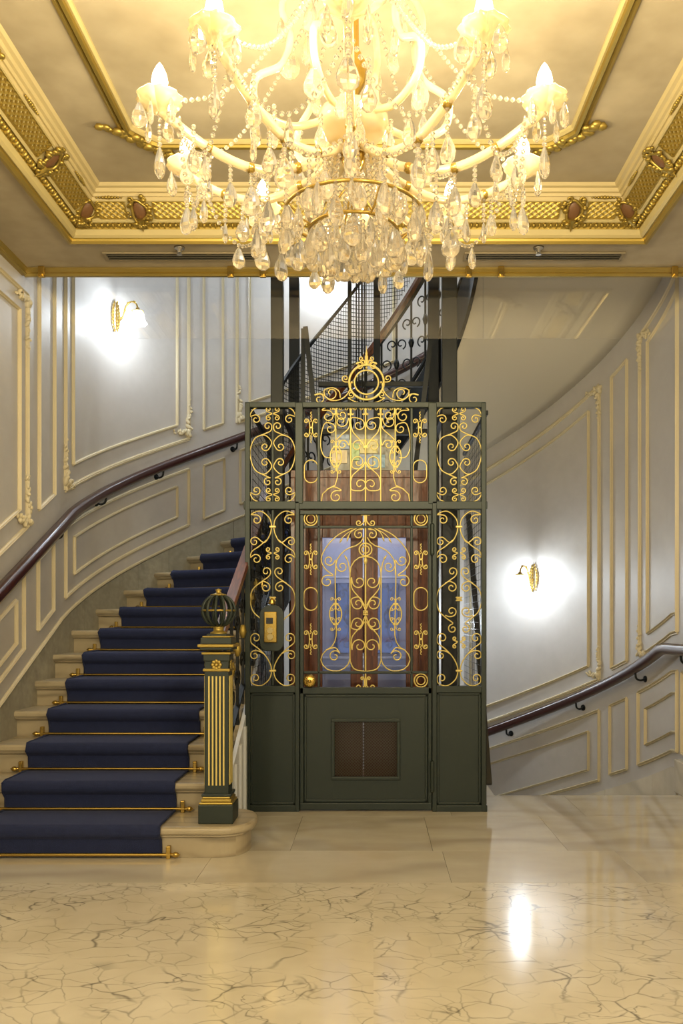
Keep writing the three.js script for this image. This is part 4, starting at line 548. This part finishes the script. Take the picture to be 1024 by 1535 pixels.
// ---------------------------------------------------------------- chandelier
{
  const c = thing('chandelier', 'large crystal chandelier with glass arms, candle bulbs and hanging drops', 'chandelier'), X = -0.07, D = 3.0;
  const at = (a, r, h) => V(X + Math.cos(a) * r, h, D + Math.sin(a) * r);
  const flat = g => { g = g.toNonIndexed(); g.computeVertexNormals(); return g; };
  const dropGeo = [[0.026, 0.085, 0.6], [0.034, 0.105, 0.55], [0.014, 0.08, 0.8]].map(([r, l, z]) => flat(lathe([[0, 0], [r * 0.3, -l * 0.08], [r * 0.8, -l * 0.4], [r, -l * 0.62], [r * 0.86, -l * 0.84], [r * 0.4, -l * 0.97], [0, -l]].reverse(), 8).scale(1, 1, z)));
  const bead = flat(new THREE.OctahedronGeometry(0.0085, 1));
  const drop = (parent, p, k) => { const m = part(parent, 'crystal_drop', dropGeo[k], M.crystal); m.position.copy(p); m.rotation.y = rnd() * 6.28; return m; };
  const chain = (parent, pts, n) => { const cv = new THREE.CatmullRomCurve3(pts), gs = []; for (let i = 0; i <= n; i++) { const p = cv.getPointAt(i / n); gs.push(bead.clone().translate(p.x, p.y, p.z)); } part(parent, 'bead_chain', gs, M.crystal, 'string of crystal beads'); };
  const hang = (p, len, k) => { if (len > 0.02) chain(c, [p, p.clone().setY(p.y - len)], Math.max(2, Math.round(len / 0.019))); drop(c, p.clone().setY(p.y - len - 0.006), k); };
  part(c, 'stem', lathe([[0.012, 2.74], [0.03, 2.77], [0.02, 2.8], [0.04, 2.84], [0.045, 2.9], [0.02, 2.93], [0.018, 3.08], [0.04, 3.12], [0.05, 3.18], [0.02, 3.24], [0.018, 3.4], [0.04, 3.46], [0.02, 3.52], [0.012, 3.6], [0.012, COFFER - 0.05], [0.07, COFFER - 0.03], [0.08, COFFER - 0.002]], 18).translate(X, 0, -D), M.brass, 'brass stem');
  part(c, 'hub_bowl', lathe([[0.03, 2.93], [0.10, 2.94], [0.125, 2.97], [0.12, 3.01], [0.07, 3.04], [0.02, 3.05]], 20).translate(X, 0, -D), M.crystalRope, 'cut glass bowl'); part(c, 'hub_plate', lathe([[0, 2.865], [0.06, 2.87], [0.075, 2.885], [0.06, 2.9], [0, 2.905]], 20).translate(X, 0, -D), M.brass); part(c, 'upper_bowl', lathe([[0.02, 3.40], [0.10, 3.42], [0.13, 3.45], [0.11, 3.47], [0.02, 3.46]], 18).translate(X, 0, -D), M.crystalRope);
  const NA = 10, HB = 2.925;
  for (let i = 0; i < NA; i++) {
    const a = (18 + 36 * i) * R2, arm = part(c, 'arm', tube([at(a, 0.05, 2.88), at(a, 0.18, 2.80), at(a, 0.34, 2.765), at(a, 0.48, 2.80), at(a, 0.59, 2.86), at(a, 0.655, HB - 0.02)], 0.0155, 8, 5), M.crystalRope, 'curved glass arm');
    for (const [r, h] of [[0.2, 2.793], [0.36, 2.765], [0.5, 2.808]]) { const p = at(a, r, h); part(arm, 'collar', new THREE.SphereGeometry(0.019, 8, 6).translate(p.x, p.y, p.z), M.brass); }
    const b = at(a, 0.66, HB), pan = lathe([[0.012, -0.03], [0.03, -0.022], [0.06, -0.004], [0.074, 0.018], [0.07, 0.026], [0.05, 0.014], [0.02, 0.004], [0, 0.002]], 24), pp = pan.attributes.position; for (let k = 0; k < pp.count; k++) { const q = Math.atan2(pp.getZ(k), pp.getX(k)), f = 1 + 0.07 * Math.cos(10 * q); pp.setX(k, pp.getX(k) * f); pp.setZ(k, pp.getZ(k) * f); } pan.computeVertexNormals(); part(c, 'drip_pan', pan.translate(b.x, b.y, b.z), M.crystalRope, 'scalloped glass drip pan');
    part(c, 'candle_sleeve', lathe([[0, 0.004], [0.016, 0.004], [0.015, 0.03], [0.012, 0.036], [0, 0.036]], 12).translate(b.x, b.y, b.z), M.brass);
    part(c, 'bulb', lathe([[0.012, 0.034], [0.022, 0.05], [0.027, 0.075], [0.022, 0.1], [0.010, 0.125], [0, 0.138]], 14).translate(b.x, b.y, b.z), M.bulb, 'glowing candle bulb');
    const l = new THREE.PointLight(WARM, BULB_CD, 0, 2); l.position.set(b.x, b.y + 0.075, b.z); l.castShadow = true; l.shadow.radius = 1; c.add(l);
    for (let k = 0; k < 6; k++) { const q = k / 6 * 6.283 + a; hang(V(b.x + Math.cos(q) * 0.064, b.y + 0.004, -b.z + Math.sin(q) * 0.064), k % 2 ? 0.02 : 0.0, k % 2 ? 2 : 0); }
    hang(b.clone().setY(HB - 0.03), 0.1, 1); hang(at(a, 0.5, 2.79), 0.075, 2); hang(at(a, 0.43, 2.765), 0.05, 0); hang(at(a + 0.1, 0.56, 2.84), 0.06, 0); hang(at(a, 0.16, 2.79), 0.03, 1); hang(at(a, 0.36, 2.745), 0.03, 1); hang(at(a, 0.24, 2.765), 0.09, 0);
    const a2 = a + 36 * R2, mid = at(a + 18 * R2, 0.56, 2.70); chain(c, [at(a, 0.6, HB - 0.04), at(a + 9 * R2, 0.575, 2.745), mid, at(a + 27 * R2, 0.575, 2.745), at(a2, 0.6, HB - 0.04)], 24); drop(c, mid.clone().setY(2.692), 0);
    hang(at(a + 18 * R2, 0.34, 2.72), 0.10, 1); chain(c, [at(a, 0.35, 2.75), at(a + 18 * R2, 0.33, 2.70), at(a2, 0.35, 2.75)], 12);
    // bead swag up to the crown
    chain(c, [at(a, 0.64, HB + 0.01), at(a, 0.46, 3.0), at(a, 0.3, 3.18), at(a, 0.14, 3.44)], 34);
  }
  for (let i = 0; i < 6; i++) { const a = (10 + 60 * i) * R2; part(c, 'crown_arm', tube([at(a, 0.06, 3.0), at(a, 0.22, 2.95), at(a, 0.33, 3.0), at(a, 0.34, 3.1), at(a, 0.25, 3.16), at(a, 0.22, 3.26), at(a, 0.25, 3.36), at(a, 0.2, 3.46), at(a, 0.08, 3.45)], 0.013, 8, 5), M.crystalRope, 'scrolled glass crown arm'); hang(at(a, 0.34, 3.0), 0.02, 1); hang(at(a, 0.22, 3.24), 0.02, 1); hang(at(a, 0.25, 3.34), 0.01, 0); hang(at(a + 0.5, 0.18, 3.40), 0.06, 1); hang(at(a + 0.5, 0.14, 2.96), 0.03, 0); hang(at(a + 0.25, 0.29, 2.97), 0.05, 0); }
  // curtain of beads and the basket of large drops
  for (let i = 0; i < 18; i++) { const a = i / 18 * 6.283; chain(c, [at(a, 0.085, 2.88), at(a, 0.11, 2.75), at(a, 0.15, 2.60)], 15); }
  part(c, 'basket_ring', new THREE.TorusGeometry(0.155, 0.006, 6, 36).rotateX(Math.PI / 2).translate(X, 2.60, -D), M.brass); part(c, 'basket_ring', new THREE.TorusGeometry(0.24, 0.006, 6, 40).rotateX(Math.PI / 2).translate(X, 2.66, -D), M.brass); for (let i = 0; i < 4; i++) { const a = i * 1.5708 + 0.4; part(c, 'strut', tube([at(a, 0.24, 2.66), at(a, 0.155, 2.60), at(a, 0.02, 2.76)], 0.004, 5, 3), M.brass); }
  for (let i = 0; i < 16; i++) { const a = i / 16 * 6.283; hang(at(a, 0.155, 2.595), 0.0, 1); if (i % 2) hang(at(a, 0.09, 2.60), 0.03, 1); } for (let i = 0; i < 20; i++) hang(at(i / 20 * 6.283 + 0.1, 0.24, 2.655), i % 2 ? 0.0 : 0.03, i % 2 ? 0 : 1); hang(V(X, 2.60, D), 0.04, 1);
}
renderer.render(scene, camera);
